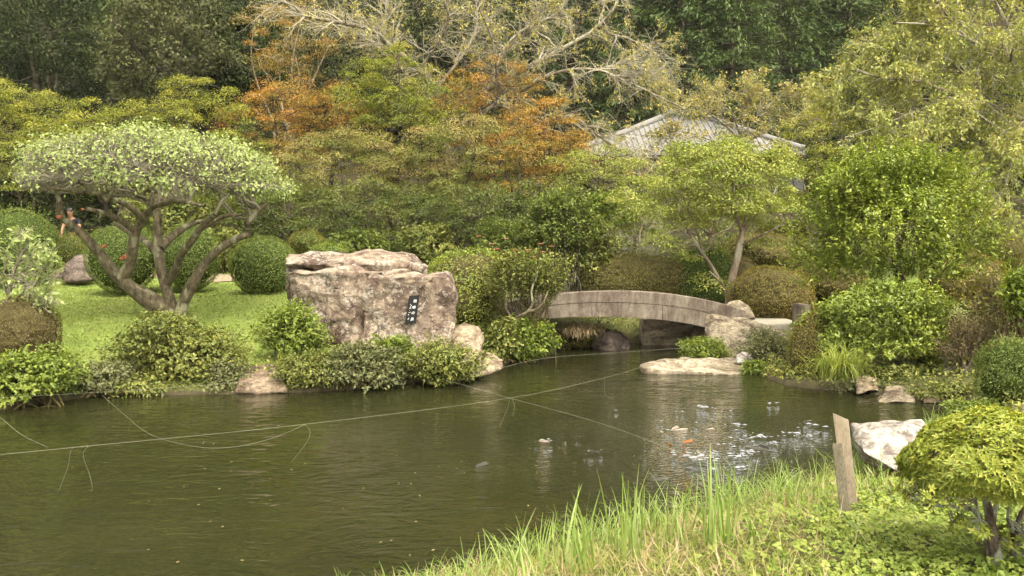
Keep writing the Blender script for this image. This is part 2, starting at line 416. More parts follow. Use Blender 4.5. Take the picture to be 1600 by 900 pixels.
# ------------------------------------------------------------------ water
SPL = Z(1130, 690, 0)
def water_material():
    m, N, L = mat_new('pond_water')
    t = N.new('ShaderNodeTexCoord')
    def mp(sc, rot=0.0):
        k = N.new('ShaderNodeMapping'); k.inputs['Scale'].default_value = sc; k.inputs['Rotation'].default_value = (0, 0, rot)
        L.new(t.outputs['Object'], k.inputs['Vector']); return k.outputs[0]
    a = nz(N, L, 1.0, 2, mp((1.1, 1.9, 1), 0.15), 0.5, 1.2)     # long swell
    b = nz(N, L, 1.0, 2, mp((2.6, 4.6, 1), -0.2), 0.5, 2.0)      # ripples
    e = nz(N, L, 1.0, 2, mp((15, 26, 1), 0.1), 0.5, 0.6)         # fine ripples
    mod = nz(N, L, 0.45, 2, mp((1, 1, 1)))
    # livelier water where the fish feed
    dv = N.new('ShaderNodeVectorMath'); dv.operation = 'DISTANCE'
    L.new(mp((0.75, 1, 1)), dv.inputs[0]); dv.inputs[1].default_value = (SPL[0] * 0.75, SPL[1], 0)
    sp = N.new('ShaderNodeMapRange'); sp.inputs[1].default_value = 0.4; sp.inputs[2].default_value = 3.2; sp.inputs[3].default_value = 1.0; sp.inputs[4].default_value = 0.0
    L.new(dv.outputs['Value'], sp.inputs[0])
    amp = math_n(N, L, 'ADD', math_n(N, L, 'MULTIPLY', mod.outputs[0], 0.9), 0.15)
    h = math_n(N, L, 'ADD', math_n(N, L, 'MULTIPLY', a.outputs[0], 0.42), math_n(N, L, 'MULTIPLY', b.outputs[0], math_n(N, L, 'MULTIPLY', amp, 0.62)))
    h = math_n(N, L, 'ADD', h, math_n(N, L, 'MULTIPLY', e.outputs[0], math_n(N, L, 'ADD', math_n(N, L, 'MULTIPLY', sp.outputs[0], 0.8), 0.015)))
    nrm = bump(N, L, h, 1.0, 0.038)
    mudn = nz(N, L, 0.55, 4, mp((1, 1, 1)), 0.6)
    body = ramp(N, [(0.3, (.016, .019, .006)), (0.55, (.024, .026, .0085)), (0.75, (.034, .033, .012))]); L.new(mudn.outputs[0], body.inputs[0])
    df = N.new('ShaderNodeBsdfDiffuse'); L.new(body.outputs[0], df.inputs['Color'])
    tr = N.new('ShaderNodeBsdfTransparent'); tr.inputs['Color'].default_value = (.62, .56, .34, 1)
    gl = N.new('ShaderNodeBsdfGlossy'); gl.inputs['Roughness'].default_value = 0.02; gl.inputs['Color'].default_value = (1, 1, 1, 1)
    L.new(nrm, gl.inputs['Normal'])
    m1 = N.new('ShaderNodeMixShader'); m1.inputs[0].default_value = 0.26
    L.new(df.outputs[0], m1.inputs[1]); L.new(tr.outputs[0], m1.inputs[2])
    fr = N.new('ShaderNodeFresnel'); fr.inputs['IOR'].default_value = 1.34; L.new(nrm, fr.inputs['Normal'])
    m2 = N.new('ShaderNodeMixShader'); L.new(fr.outputs[0], m2.inputs[0])
    L.new(m1.outputs[0], m2.inputs[1]); L.new(gl.outputs[0], m2.inputs[2])
    o = N.new('ShaderNodeOutputMaterial'); L.new(m2.outputs[0], o.inputs[0])
    return m
wx = np.linspace(-22, 9, 32); wy = np.linspace(2.5, 22.5, 21)
WX, WY = np.meshgrid(wx, wy); wi = np.arange(WX.size).reshape(WX.shape)
ob('pond_water', mesh_np('pond_water', np.stack([WX.ravel(), WY.ravel(), np.zeros(WX.size)], 1),
   [np.stack([wi[:-1, :-1], wi[:-1, 1:], wi[1:, 1:], wi[1:, :-1]], -1).reshape(-1, 4)]), water_material(), kind='structure')

# ------------------------------------------------------------------ plant generators
def pads_in(rng, n, c, r, lo=-0.6, rmin=0.45, sep=0.0):
    """n points in the outer part of an ellipsoid crown"""
    out = []; tries = 0
    while len(out) < n and tries < n * 60:
        tries += 1
        v = unit(rng.normal(size=3)) * (rmin + (1 - rmin) * rng.random() ** 0.6)
        if v[2] < lo: continue
        p = c + v * r
        if sep and out and min(np.linalg.norm((p - q) / r) for q in out) < sep: continue
        out.append(p)
    return np.array(out)
def skeleton(rng, base, fork, ends, tr, n_limb, tb, wig=0.08, tip=0.012, stems=1, spread=0.25):
    """trunk(s) base -> fork, limbs to spread ends, branches to every end; adds to Tubes tb"""
    for s in range(stems):
        off = np.array([rng.normal() * spread, rng.normal() * spread, 0]) if stems > 1 else np.zeros(3)
        b0 = base + off * 0.4; f0 = fork + off * 2.2
        mid = (b0 + f0) / 2 + rng.normal(size=3) * 0.06 * np.linalg.norm(f0 - b0)
        tb.path([b0 - [0, 0, .15], b0 + (mid - b0) * 0.3 + rng.normal(size=3) * tr * 0.3, mid, f0], np.array([1.35, 1.0, 0.85, 0.72]) * tr / stems ** 0.5, 8, 4)
    sel = [int(np.argmax(ends[:, 2]))]
    while len(sel) < min(n_limb, len(ends)):
        d = np.min([np.linalg.norm(ends - ends[k], axis=1) for k in sel], 0); sel.append(int(np.argmax(d)))
    nodes, rad = [fork], [tr * 0.6]
    for k in sel:
        e = ends[k]; st = fork - (fork - base) * rng.random() * 0.25
        m = st + (e - st) * 0.5 + np.array([0, 0, 0.10 * np.linalg.norm(e - st)]) + rng.normal(size=3) * 0.05 * np.linalg.norm(e - st)
        pp, rr = tb.path([st, m * 0.5 + st * 0.5 + rng.normal(size=3) * 0.03 * np.linalg.norm(e - st), m, e], np.array([0.55, 0.42, 0.28, 0.10]) * tr, 6, 4)
        for q in range(3, len(pp)): nodes.append(pp[q]); rad.append(rr[q])
    nodes = np.array(nodes); rad = np.array(rad)
    rest = np.array([i for i in range(len(ends)) if i not in sel])
    if len(rest):
        d = np.linalg.norm(ends[rest][:, None] - nodes[None], axis=2) + np.maximum(0, nodes[None, :, 2] - ends[rest][:, None, 2]) * 1.2
        k = np.argmin(d, 1)
        P, R = link_paths(nodes[k], ends[rest], np.minimum(rad[k] * 0.7, tr * 0.3), np.full(len(rest), tip), 6, rng, wig, up=0.05)
        tb.batch(P, R, 5)
def pad_leaves(rng, cen, rad, per, flat=0.3, up=0.6, droop=0.35, shell=0.0, jit=0.5):
    """leaf bases, normals and directions inside flat pads"""
    n = len(cen); tot = n * per
    c = np.repeat(cen, per, 0); r = np.repeat(rad, per)[:, None]
    v = rdir(rng, tot) * (shell + (1 - shell) * rng.random((tot, 1)) ** 0.5)
    sq = np.array([1, 1, flat])
    P = c + v * r * sq
    hor = np.hypot(v[:, 0], v[:, 1])
    P[:, 2] -= droop * r[:, 0] * hor ** 2
    out = unit(v * np.array([1, 1, 1 / max(flat, .2) * .5]))
    N = unit(out * (1 - up) + np.array([0, 0, up]) + rng.normal(size=(tot, 3)) * jit * 0.6)
    U = unit(v * [1, 1, .2] + rng.normal(size=(tot, 3)) * 0.7 - np.array([0, 0, 0.3]))
    return P, N, U
def twig_fan(rng, tb, cen, rad, per, flat, r0=0.008, droop=0.35):
    """fine twigs radiating inside every pad"""
    n = len(cen); c = np.repeat(cen, per, 0); r = np.repeat(rad, per)[:, None]
    v = rdir(rng, n * per) * np.array([1, 1, flat]) * (0.5 + 0.5 * rng.random((n * per, 1)))
    e = c + v * r; e[:, 2] -= droop * r[:, 0] * np.hypot(v[:, 0], v[:, 1]) ** 2
    P, R = link_paths(c, e, np.full(len(c), r0), np.full(len(c), r0 * 0.4), 3, rng, 0.08)
    tb.batch(P, R, 3)

def maple(label, cpx, cpy, rxp, rzp, d, leafm, barkm, seed, n_pads=46, per=300, leaf=0.054, padr=0.6, flat=0.32, stems=1, base_px=None, group=None, name='maple_tree',
          cat='tree', tr=0.09, n_limb=7, fork=0.3, lo=-0.75, twigs=4, up=0.6, droop=0.35, ryf=0.85, jit=0.5, tv=0.68, rmin=0.4, wl=0.68):
    rng = RNG(seed); s = d / FPX
    c = W(cpx, cpy, d); r = np.array([rxp * s, rxp * s * ryf, rzp * s])
    b = gd(cpx if base_px is None else base_px, d)
    root = thing(name, label, cat, b, group)
    c = c - b; B = np.zeros(3)
    n_pads = int(n_pads * 1.3); per = int(per * .82); padr = padr * .86
    ends = pads_in(rng, n_pads, c, r * [0.97, 0.97, 0.97], lo, rmin, 0.12)
    fk = np.array([c[0] * 0.35, c[1] * 0.35, max(0.25, (c[2] - r[2]) * 0.75 + r[2] * fork)])
    tb = Tubes(); skeleton(rng, B, fk, ends, tr, n_limb, tb, stems=stems)
    pr = padr * (0.45 + 0.95 * rng.random(len(ends)))
    if twigs: twig_fan(rng, tb, ends, pr, twigs, flat, droop=droop)
    tb.obj('trunk', barkm, root)
    P, N, U = pad_leaves(rng, ends, pr, per, flat, up, droop, jit=jit)
    hz = (ends[:, 2] - ends[:, 2].min()) / (np.ptp(ends[:, 2]) + .01)
    pt = .55 * rng.random(len(ends)) + .45 * hz
    tint = np.clip(np.repeat(pt, per) * tv + rng.random(len(P)) * (1 - tv), 0, 1)
    Ls = leaf * (0.7 + 0.6 * rng.random(len(P)))
    ob('crown', leaf_mesh('crown', P, N, U, Ls, Ls * wl, tint), leafm, root)
    return root

def clump_tree(label, cpx, cpy, rxp, rzp, d, leafm, barkm, seed, n_pads=60, per=240, leaf=0.11, padr=0.75, name='evergreen_tree', cat='tree', group=None,
               tr=0.16, base_px=None, flat=0.75, up=0.35, lo=-0.85, ryf=0.9, wl=0.45, rmin=0.55, jit=0.6, shell=0.55, tv=0.4, droop=0.15):
    rng = RNG(seed); s = d / FPX
    c = W(cpx, cpy, d); r = np.array([rxp * s, rxp * s * ryf, rzp * s])
    b = gd(cpx if base_px is None else base_px, d)
    root = thing(name, label, cat, b, group); c = c - b
    ends = pads_in(rng, n_pads, c, r * 0.88, lo, rmin, 0.12)
    fk = np.array([c[0] * 0.6, c[1] * 0.6, max(0.2, c[2] - r[2] * 0.55)])
    tb = Tubes(); skeleton(rng, np.zeros(3), fk, ends, tr, 8, tb); 
    pr = padr * (0.6 + 0.8 * rng.random(len(ends)))
    twig_fan(rng, tb, ends, pr, 5, 0.8, 0.01, droop)
    tb.obj('trunk', barkm, root)
    P, N, U = pad_leaves(rng, ends, pr, per, flat, up, droop, shell, jit)
    tint = np.clip(np.repeat(rng.random(len(ends)), per) * tv + rng.random(len(P)) * (1 - tv), 0, 1)
    Ls = leaf * (0.65 + 0.7 * rng.random(len(P)))
    ob('crown', leaf_mesh('crown', P, N, U, Ls, Ls * wl, tint), leafm, root)
    return root

def lumpy(v, seed, f=1.6, a=0.12):
    """smooth lumps on a unit sphere direction"""
    s = np.zeros(len(v)); rng = RNG(seed)
    for k in range(7):
        w = rng.normal(size=3) * f; s += np.sin(v @ w * 1.6 + rng.random() * 6.28)
    return 1 + a * s / 2.6
def ico(sub):
    bm = bmesh.new(); bmesh.ops.create_icosphere(bm, subdivisions=sub, radius=1.0)
    bm.verts.ensure_lookup_table()
    V = np.array([v.co[:] for v in bm.verts]); F = np.array([[v.index for v in f.verts] for f in bm.faces]); bm.free()
    return V, F
def bush(label, cpx, cpy, rxp, rzp, d, leafm, corem, seed, n=5000, leaf=0.045, wl=0.45, name='clipped_bush', cat='bush', group=None, lump=0.06, fuzz=0.06, boxy=2.0, shoots=0,
         ryf=1.0, shl=0.25, lf=1.6, core=0.88, stemr=0.04, up=0.15, grounded=True, jit=0.8):
    """clipped bush: leaves in a shell round a dense twiggy heart, optional shoots poking out"""
    rng = RNG(seed); s = d / FPX; n = int(n * 1.15)
    if not shoots: shoots, shl = 45, .13
    c = W(cpx, cpy, d); r = np.array([rxp * s, rxp * s * ryf, rzp * s])
    b = gd(cpx, d); b[2] = min(b[2], c[2] - 0.3 * r[2]) if grounded else b[2]
    root = thing(name, label, cat, b, group); c = c - b
    def shape(v):
        q = np.abs(v) ** boxy; k = 1.0 / (q.sum(1) ** (1.0 / boxy))
        return v * (k * lumpy(v, seed + 1, lf, lump))[:, None]
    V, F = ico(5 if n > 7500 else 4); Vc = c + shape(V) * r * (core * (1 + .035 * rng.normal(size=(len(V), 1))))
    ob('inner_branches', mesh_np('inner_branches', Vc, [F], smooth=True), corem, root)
    tb = Tubes()
    zb = max(c[2] - r[2] * 0.5, 0.05)
    st = Tubes(); st.path([[0, 0, -.1], [c[0] * .2, 0, zb * 0.5], [c[0] * .5, c[1] * .5, zb]], [stemr, stemr * .8, stemr * .6], 6, 2); st.obj('stem', corem, root)
    v = rdir(rng, n); sv = shape(v)
    k = core + 0.02 + fuzz * rng.random((n, 1)) ** 1.3 + (1 - core - 0.02)
    P = c + sv * r * (k - 0.02)
    nn = unit(v / r)
    N = unit(nn * (1 - up) + [0, 0, up] + rng.normal(size=(n, 3)) * 0.5 * jit); U = unit(rng.normal(size=(n, 3)) + nn * 0.6 + [0, 0, .3])
    tint = rng.random(n)
    if shoots:
        ns = shoots; vs = rdir(rng, ns); vs[:, 2] = np.abs(vs[:, 2]) * (0.4 + rng.random(ns)) ; vs = unit(vs)
        A = c + shape(vs) * r * core; dirs = unit(vs + [0, 0, .7] + rng.normal(size=(ns, 3)) * .35)
        ln = shl * (0.4 + rng.random(ns)); E = A + dirs * ln[:, None]
        PP, RR = link_paths(A, E, np.full(ns, .006), np.full(ns, .002), 4, rng, .06); tb.batch(PP, RR, 3)
        m = 9; t = np.linspace(0.25, 1, m)[None, :, None]
        q = (A[:, None] * (1 - t) + E[:, None] * t).reshape(-1, 3)
        uu = unit(np.repeat(dirs, m, 0) * 0.5 + rng.normal(size=(ns * m, 3)))
        P = np.vstack([P, q]); U = np.vstack([U, uu]); N = np.vstack([N, unit(np.cross(uu, rng.normal(size=(ns * m, 3))) + [0, 0, .5])]); tint = np.append(tint, 0.4 + 0.6 * rng.random(ns * m))
    if shoots: tb.obj('shoots', corem, root, kind='stuff')
    Ls = leaf * 0.78 * (0.6 + 0.8 * rng.random(len(P)))
    ob('foliage', leaf_mesh('foliage', P, N, U, Ls, Ls * wl, tint), leafm, root)
    return root

def shrub(label, cpx, cpy, rxp, rzp, d, leafm, barkm, seed, shoots=420, m=9, leaf=0.066, wl=0.5, name='leafy_shrub', cat='shrub', group=None, shl=0.35, ryf=0.8, arch=0.25, base_z=None,
          inner=1.0, up=0.5, lump=0.22, pair=False):
    """loose shrub of leafy shoots growing out of a mound"""
    rng = RNG(seed); s = d / FPX
    c = W(cpx, cpy, d); r = np.array([rxp * s, rxp * s * ryf, rzp * s])
    b = gd(cpx, d)
    if base_z is not None: b[2] = base_z
    root = thing(name, label, cat, b, group); c = c - b
    v = rdir(rng, shoots); v[:, 2] = np.where(v[:, 2] < -0.55, -v[:, 2], v[:, 2])
    lm = lumpy(v, seed + 3, 2.4, lump)[:, None]
    E = c + v * r * lm * (0.55 + 0.45 * rng.random((shoots, 1)) ** 0.5)
    heart = np.array([c[0], c[1], min(0, c[2]) + max(0.0, c[2] * 0.3)])
    dirs = unit(E - heart)
    ln = shl * (0.6 + 0.8 * rng.random(shoots))
    A = E - dirs * ln[:, None]; A[:, 2] -= arch * ln * 0.3
    tb = Tubes()
    PP, RR = link_paths(A, E, np.full(shoots, .006), np.full(shoots, .002), 5, rng, .07, up=arch * 0.5); tb.batch(PP[::2, ::2], RR[::2, ::2], 3)
    kk = rng.choice(shoots, min(shoots, 46), False)
    h0 = np.repeat(np.array([[c[0] * .5, c[1] * .5, -0.05]]), len(kk), 0) + rng.normal(size=(len(kk), 3)) * [r[0] * .3, r[1] * .3, 0]
    Pm, Rm = link_paths(h0, A[kk], np.full(len(kk), .014), np.full(len(kk), .006), 5, rng, .08, up=.1); tb.batch(Pm, Rm, 4)
    if shoots > 2000: tb = Tubes(); tb.batch(PP[::4, ::2], RR[::4, ::2], 3)
    tb.obj('stems', barkm, root, kind='stuff')
    t = np.linspace(0.1, 1, m)
    q = np.stack([PP[:, min(4, int(x * 4))] * (1 - (x * 4 - int(x * 4))) + PP[:, min(4, int(x * 4) + 1)] * (x * 4 - int(x * 4)) for x in t], 1).reshape(-1, 3)
    dd = np.repeat(dirs, m, 0)
    uu = unit(dd * 0.6 + rng.normal(size=dd.shape) * 0.9 + [0, 0, -.1])
    nn = unit(np.cross(uu, np.cross(np.array([0, 0, 1.0]), uu)) * up + dd * .4 + rng.normal(size=dd.shape) * .45 + [0, 0, .25])
    tint = np.clip(np.repeat(rng.random(shoots), m) * .5 + rng.random(len(q)) * .5, 0, 1)
    Ls = leaf * (0.55 + 0.8 * rng.random(len(q)))
    ob('foliage', leaf_mesh('foliage', q, nn, uu, Ls, Ls * wl, tint), leafm, root)
    return root

def grow_twigs(rng, tb, polys, n1, l1, n2, l2, n3=0, l3=0.3, grav=0.0, tiprad=0.004, side_up=0.15, spread=0.9):
    """procedural twigs on authored limbs; returns twig end points and directions"""
    def level(P, R, n, ln, k, sides, tstart):
        M = len(P); j = rng.integers(0, M, n); K = P.shape[1]
        t = tstart + (1 - tstart) * rng.random(n); u = t * (K - 1); i0 = np.minimum(u.astype(int), K - 2); f = (u - i0)[:, None]
        A = P[j, i0] * (1 - f) + P[j, i0 + 1] * f; T = unit(P[j, i0 + 1] - P[j, i0]); ra = R[j, i0] * (1 - f[:, 0]) + R[j, i0 + 1] * f[:, 0]
        D = unit(T * 0.75 + rng.normal(size=(n, 3)) * spread * 0.62 + np.array([0, 0, side_up]))
        L = ln * (0.45 + 0.9 * rng.random(n)) * (1.15 - 0.6 * t)
        tt = np.linspace(0, 1, k)[None, :, None]
        Q = A[:, None] + D[:, None] * L[:, None, None] * tt
        Q += np.array([0, 0, -1.0]) * grav * (L[:, None, None] * tt ** 2)
        Q += rng.normal(size=(n, k, 3)) * 0.035 * L[:, None, None] * tt
        r0 = np.minimum(ra * 0.6, 0.012 + 0.02 * L); RR = r0[:, None] * (1 - tt[:, :, 0]) + tiprad * tt[:, :, 0]
        tb.batch(Q, RR, sides); return Q, RR
    K = max(len(p) for p, _ in polys)
    P0 = np.array([smooth_res(p, K) for p, _ in polys]); R0 = np.array([np.interp(np.linspace(0, 1, K), np.linspace(0, 1, len(r)), r) for _, r in polys])
    P1, R1 = level(P0, R0, n1, l1, 6, 4, 0.12)
    P2, R2 = level(np.concatenate([P1]), R1, n2, l2, 4, 3, 0.1)
    if n3: 
        P3, R3 = level(P2, R2, n3, l3, 3, 3, 0.2)
        return np.concatenate([P2[:, -1], P3[:, -1]]), np.concatenate([P2[:, -1] - P2[:, -2], P3[:, -1] - P3[:, -2]])
    return P2[:, -1], P2[:, -1] - P2[:, -2]
def smooth_res(p, K):
    p = np.asarray(p); t = np.linspace(0, len(p) - 1, K); i = np.minimum(t.astype(int), len(p) - 2); f = (t - i)[:, None]
    return p[i] * (1 - f) + p[i + 1] * f
def limb_tree(label, base, limbs, leafm, barkm, seed, n1, l1, n2, l2, n3, l3, n_leaf, leaf, group=None, name='cherry_tree', cat='tree', grav=0.1, wl=0.5, side_up=.15, dj=1.0, hang=.5, ysq=1.0):
    """tree with authored limbs [(photo points with depth), r0, r1]"""
    rng = RNG(seed); b = np.asarray(base, float)
    root = thing(name, label, cat, b, group); tb = Tubes(); polys = []
    for pts, r0, r1 in limbs:
        p = np.array([W(*q) - b for q in pts]); r = np.linspace(r0, r1, len(p)) * .78
        pp, rr = tb.path(p, r, 8, 5); polys.append((pp, rr))
    tb.obj('trunk', barkm, root); tb = Tubes()
    E, D = grow_twigs(rng, tb, polys, n1, l1, n2, l2, n3, l3, grav, side_up=side_up)
    tb.obj('twigs', TWIG_CHERRY, root, kind='stuff')
    nt = max(1, n_leaf // 12); k = np.repeat(rng.choice(len(E), min(nt, len(E)), False), 12); n_leaf = len(k)
    P = E[k] - unit(D[k]) * (rng.random((n_leaf, 1)) * .38) + rng.normal(size=(n_leaf, 3)) * 0.035 * dj; U = unit(D[k]) * .6 + rng.normal(size=(n_leaf, 3)) * .6 - [0, 0, hang]
    N = unit(rng.normal(size=(n_leaf, 3)) * .6 + [0, 0, .7]); Ls = leaf * (.6 + .8 * rng.random(n_leaf))
    pt = rng.random(len(E))
    ob('crown', leaf_mesh('crown', P, N, U, Ls, Ls * wl, np.clip(pt[k] * .4 + rng.random(n_leaf) * .6, 0, 1)), leafm, root)
    return root

def blades(rng, P, h, w, lean, bend, seg=4, dirs=None):
    """grass blades as tapered bent strips: verts, quads"""
    n = len(P); a = rng.random(n) * 2 * np.pi if dirs is None else dirs
    D = np.stack([np.cos(a), np.sin(a), np.zeros(n)], 1); S = np.stack([-np.sin(a), np.cos(a), np.zeros(n)], 1)
    t = np.linspace(0, 1, seg + 1)[None, :, None]
    h = np.asarray(h).reshape(-1, 1, 1); w = np.asarray(w).reshape(-1, 1, 1); ln = np.asarray(lean).reshape(-1, 1, 1); bd = np.asarray(bend).reshape(-1, 1, 1)
    ang = ln + bd * t ** 1.3
    st = h / seg
    dx = np.cumsum(np.sin(ang) * st, 1) - np.sin(ang[:, :1]) * st; dz = np.cumsum(np.cos(ang) * st, 1) - np.cos(ang[:, :1]) * st
    C = P[:, None] + D[:, None] * dx + np.array([0, 0, 1.0]) * dz
    ww = w * (1 - t ** 1.6) * 0.5 + 0.0006
    V = np.stack([C - S[:, None] * ww, C + S[:, None] * ww], 2).reshape(-1, 3)
    i = np.arange(n * (seg + 1) * 2).reshape(n, seg + 1, 2)
    Fq = np.stack([i[:, :-1, 0], i[:, :-1, 1], i[:, 1:, 1], i[:, 1:, 0]], -1).reshape(-1, 4)
    return V, Fq

def hull_rock(name, pts, mat, parent=None, sub=0.12, amp=0.06, freq=1.3, seed=0, origin=None, strata=0.0, smooth=True, facet=0.0, **k):
    """rock from the hull of authored points, subdivided and broken up by noise"""
    pts = [Vector([float(c) for c in p]) for p in pts]
    org = Vector([float(c) for c in origin]) if origin is not None else Vector((0, 0, 0))
    bm = bmesh.new()
    for p in pts: bm.verts.new(p - org)
    r = bmesh.ops.convex_hull(bm, input=bm.verts)
    junk = [e for e in r['geom_interior'] + r['geom_unused'] if isinstance(e, bmesh.types.BMVert)]
    if junk: bmesh.ops.delete(bm, geom=list(set(junk)), context='VERTS')
    for it in range(7):
        es = [e for e in bm.edges if e.calc_length() > sub * 1.5]
        if not es or len(bm.verts) > 16000: break
        bmesh.ops.subdivide_edges(bm, edges=es, cuts=1, use_grid_fill=True)
        bmesh.ops.triangulate(bm, faces=[f for f in bm.faces if len(f.verts) > 3])
        if it < 2: bmesh.ops.smooth_vert(bm, verts=bm.verts, factor=0.10, use_axis_x=True, use_axis_y=True, use_axis_z=True)
    bm.normal_update()
    off = Vector((seed * 7.3, seed * 3.1, seed * 1.7))
    mv = []
    for v in bm.verts:
        p = v.co * freq + off
        h = mnoise.fractal(p, 1.0, 2.1, 5) * amp
        h += (mnoise.noise(p * 0.55) ) * amp * 1.2
        if facet:
            dd, pv = mnoise.voronoi(p * 1.1); h += facet * (0.5 - min(1, (dd[1] - dd[0]) * 1.0)) * -1.0
        if strata:
            zz = v.co.z * 5.5 + mnoise.noise(p * 0.8) * 1.6 + v.co.x * 0.7
            h += strata * (abs((zz % 1.0) - 0.5) - 0.25)
        mv.append(v.normal * h)
    for v, m in zip(bm.verts, mv): v.co += m
    me = bpy.data.meshes.new(name); bm.to_mesh(me); bm.free()
    if smooth: me.polygons.foreach_set('use_smooth', np.ones(len(me.polygons), bool))
    o = ob(name, me, mat, parent, **k)
    if origin is not None: o.location = org
    return o
def blob_rock(name, c, r, mat, seed, amp=0.16, sub=4, flat=0.5, **k):
    """rounded stone, c = centre at base level"""
    V, F = ico(sub); rng = RNG(seed)
    v = V.copy(); n = len(v)
    q = np.array([mnoise.fractal(Vector(x * 1.2) + Vector((seed * 3.7, seed, 0)), 1.0, 2.0, 5) for x in v])
    cut = np.ones(n)
    for _ in range(7):
        a = unit(rng.normal(size=3)); dd = 0.62 + 0.3 * rng.random(); pr = v @ a
        cut = np.minimum(cut, np.where(pr > 0.05, dd / np.maximum(pr, 1e-3), 9))
    v = v * (np.minimum(cut, 1.0) + q * amp)[:, None] * np.asarray(r)
    o = ob(name, mesh_np(name, v, [F], smooth=True), mat, **k)
    o.location = Vector([float(x) for x in c])
    return o
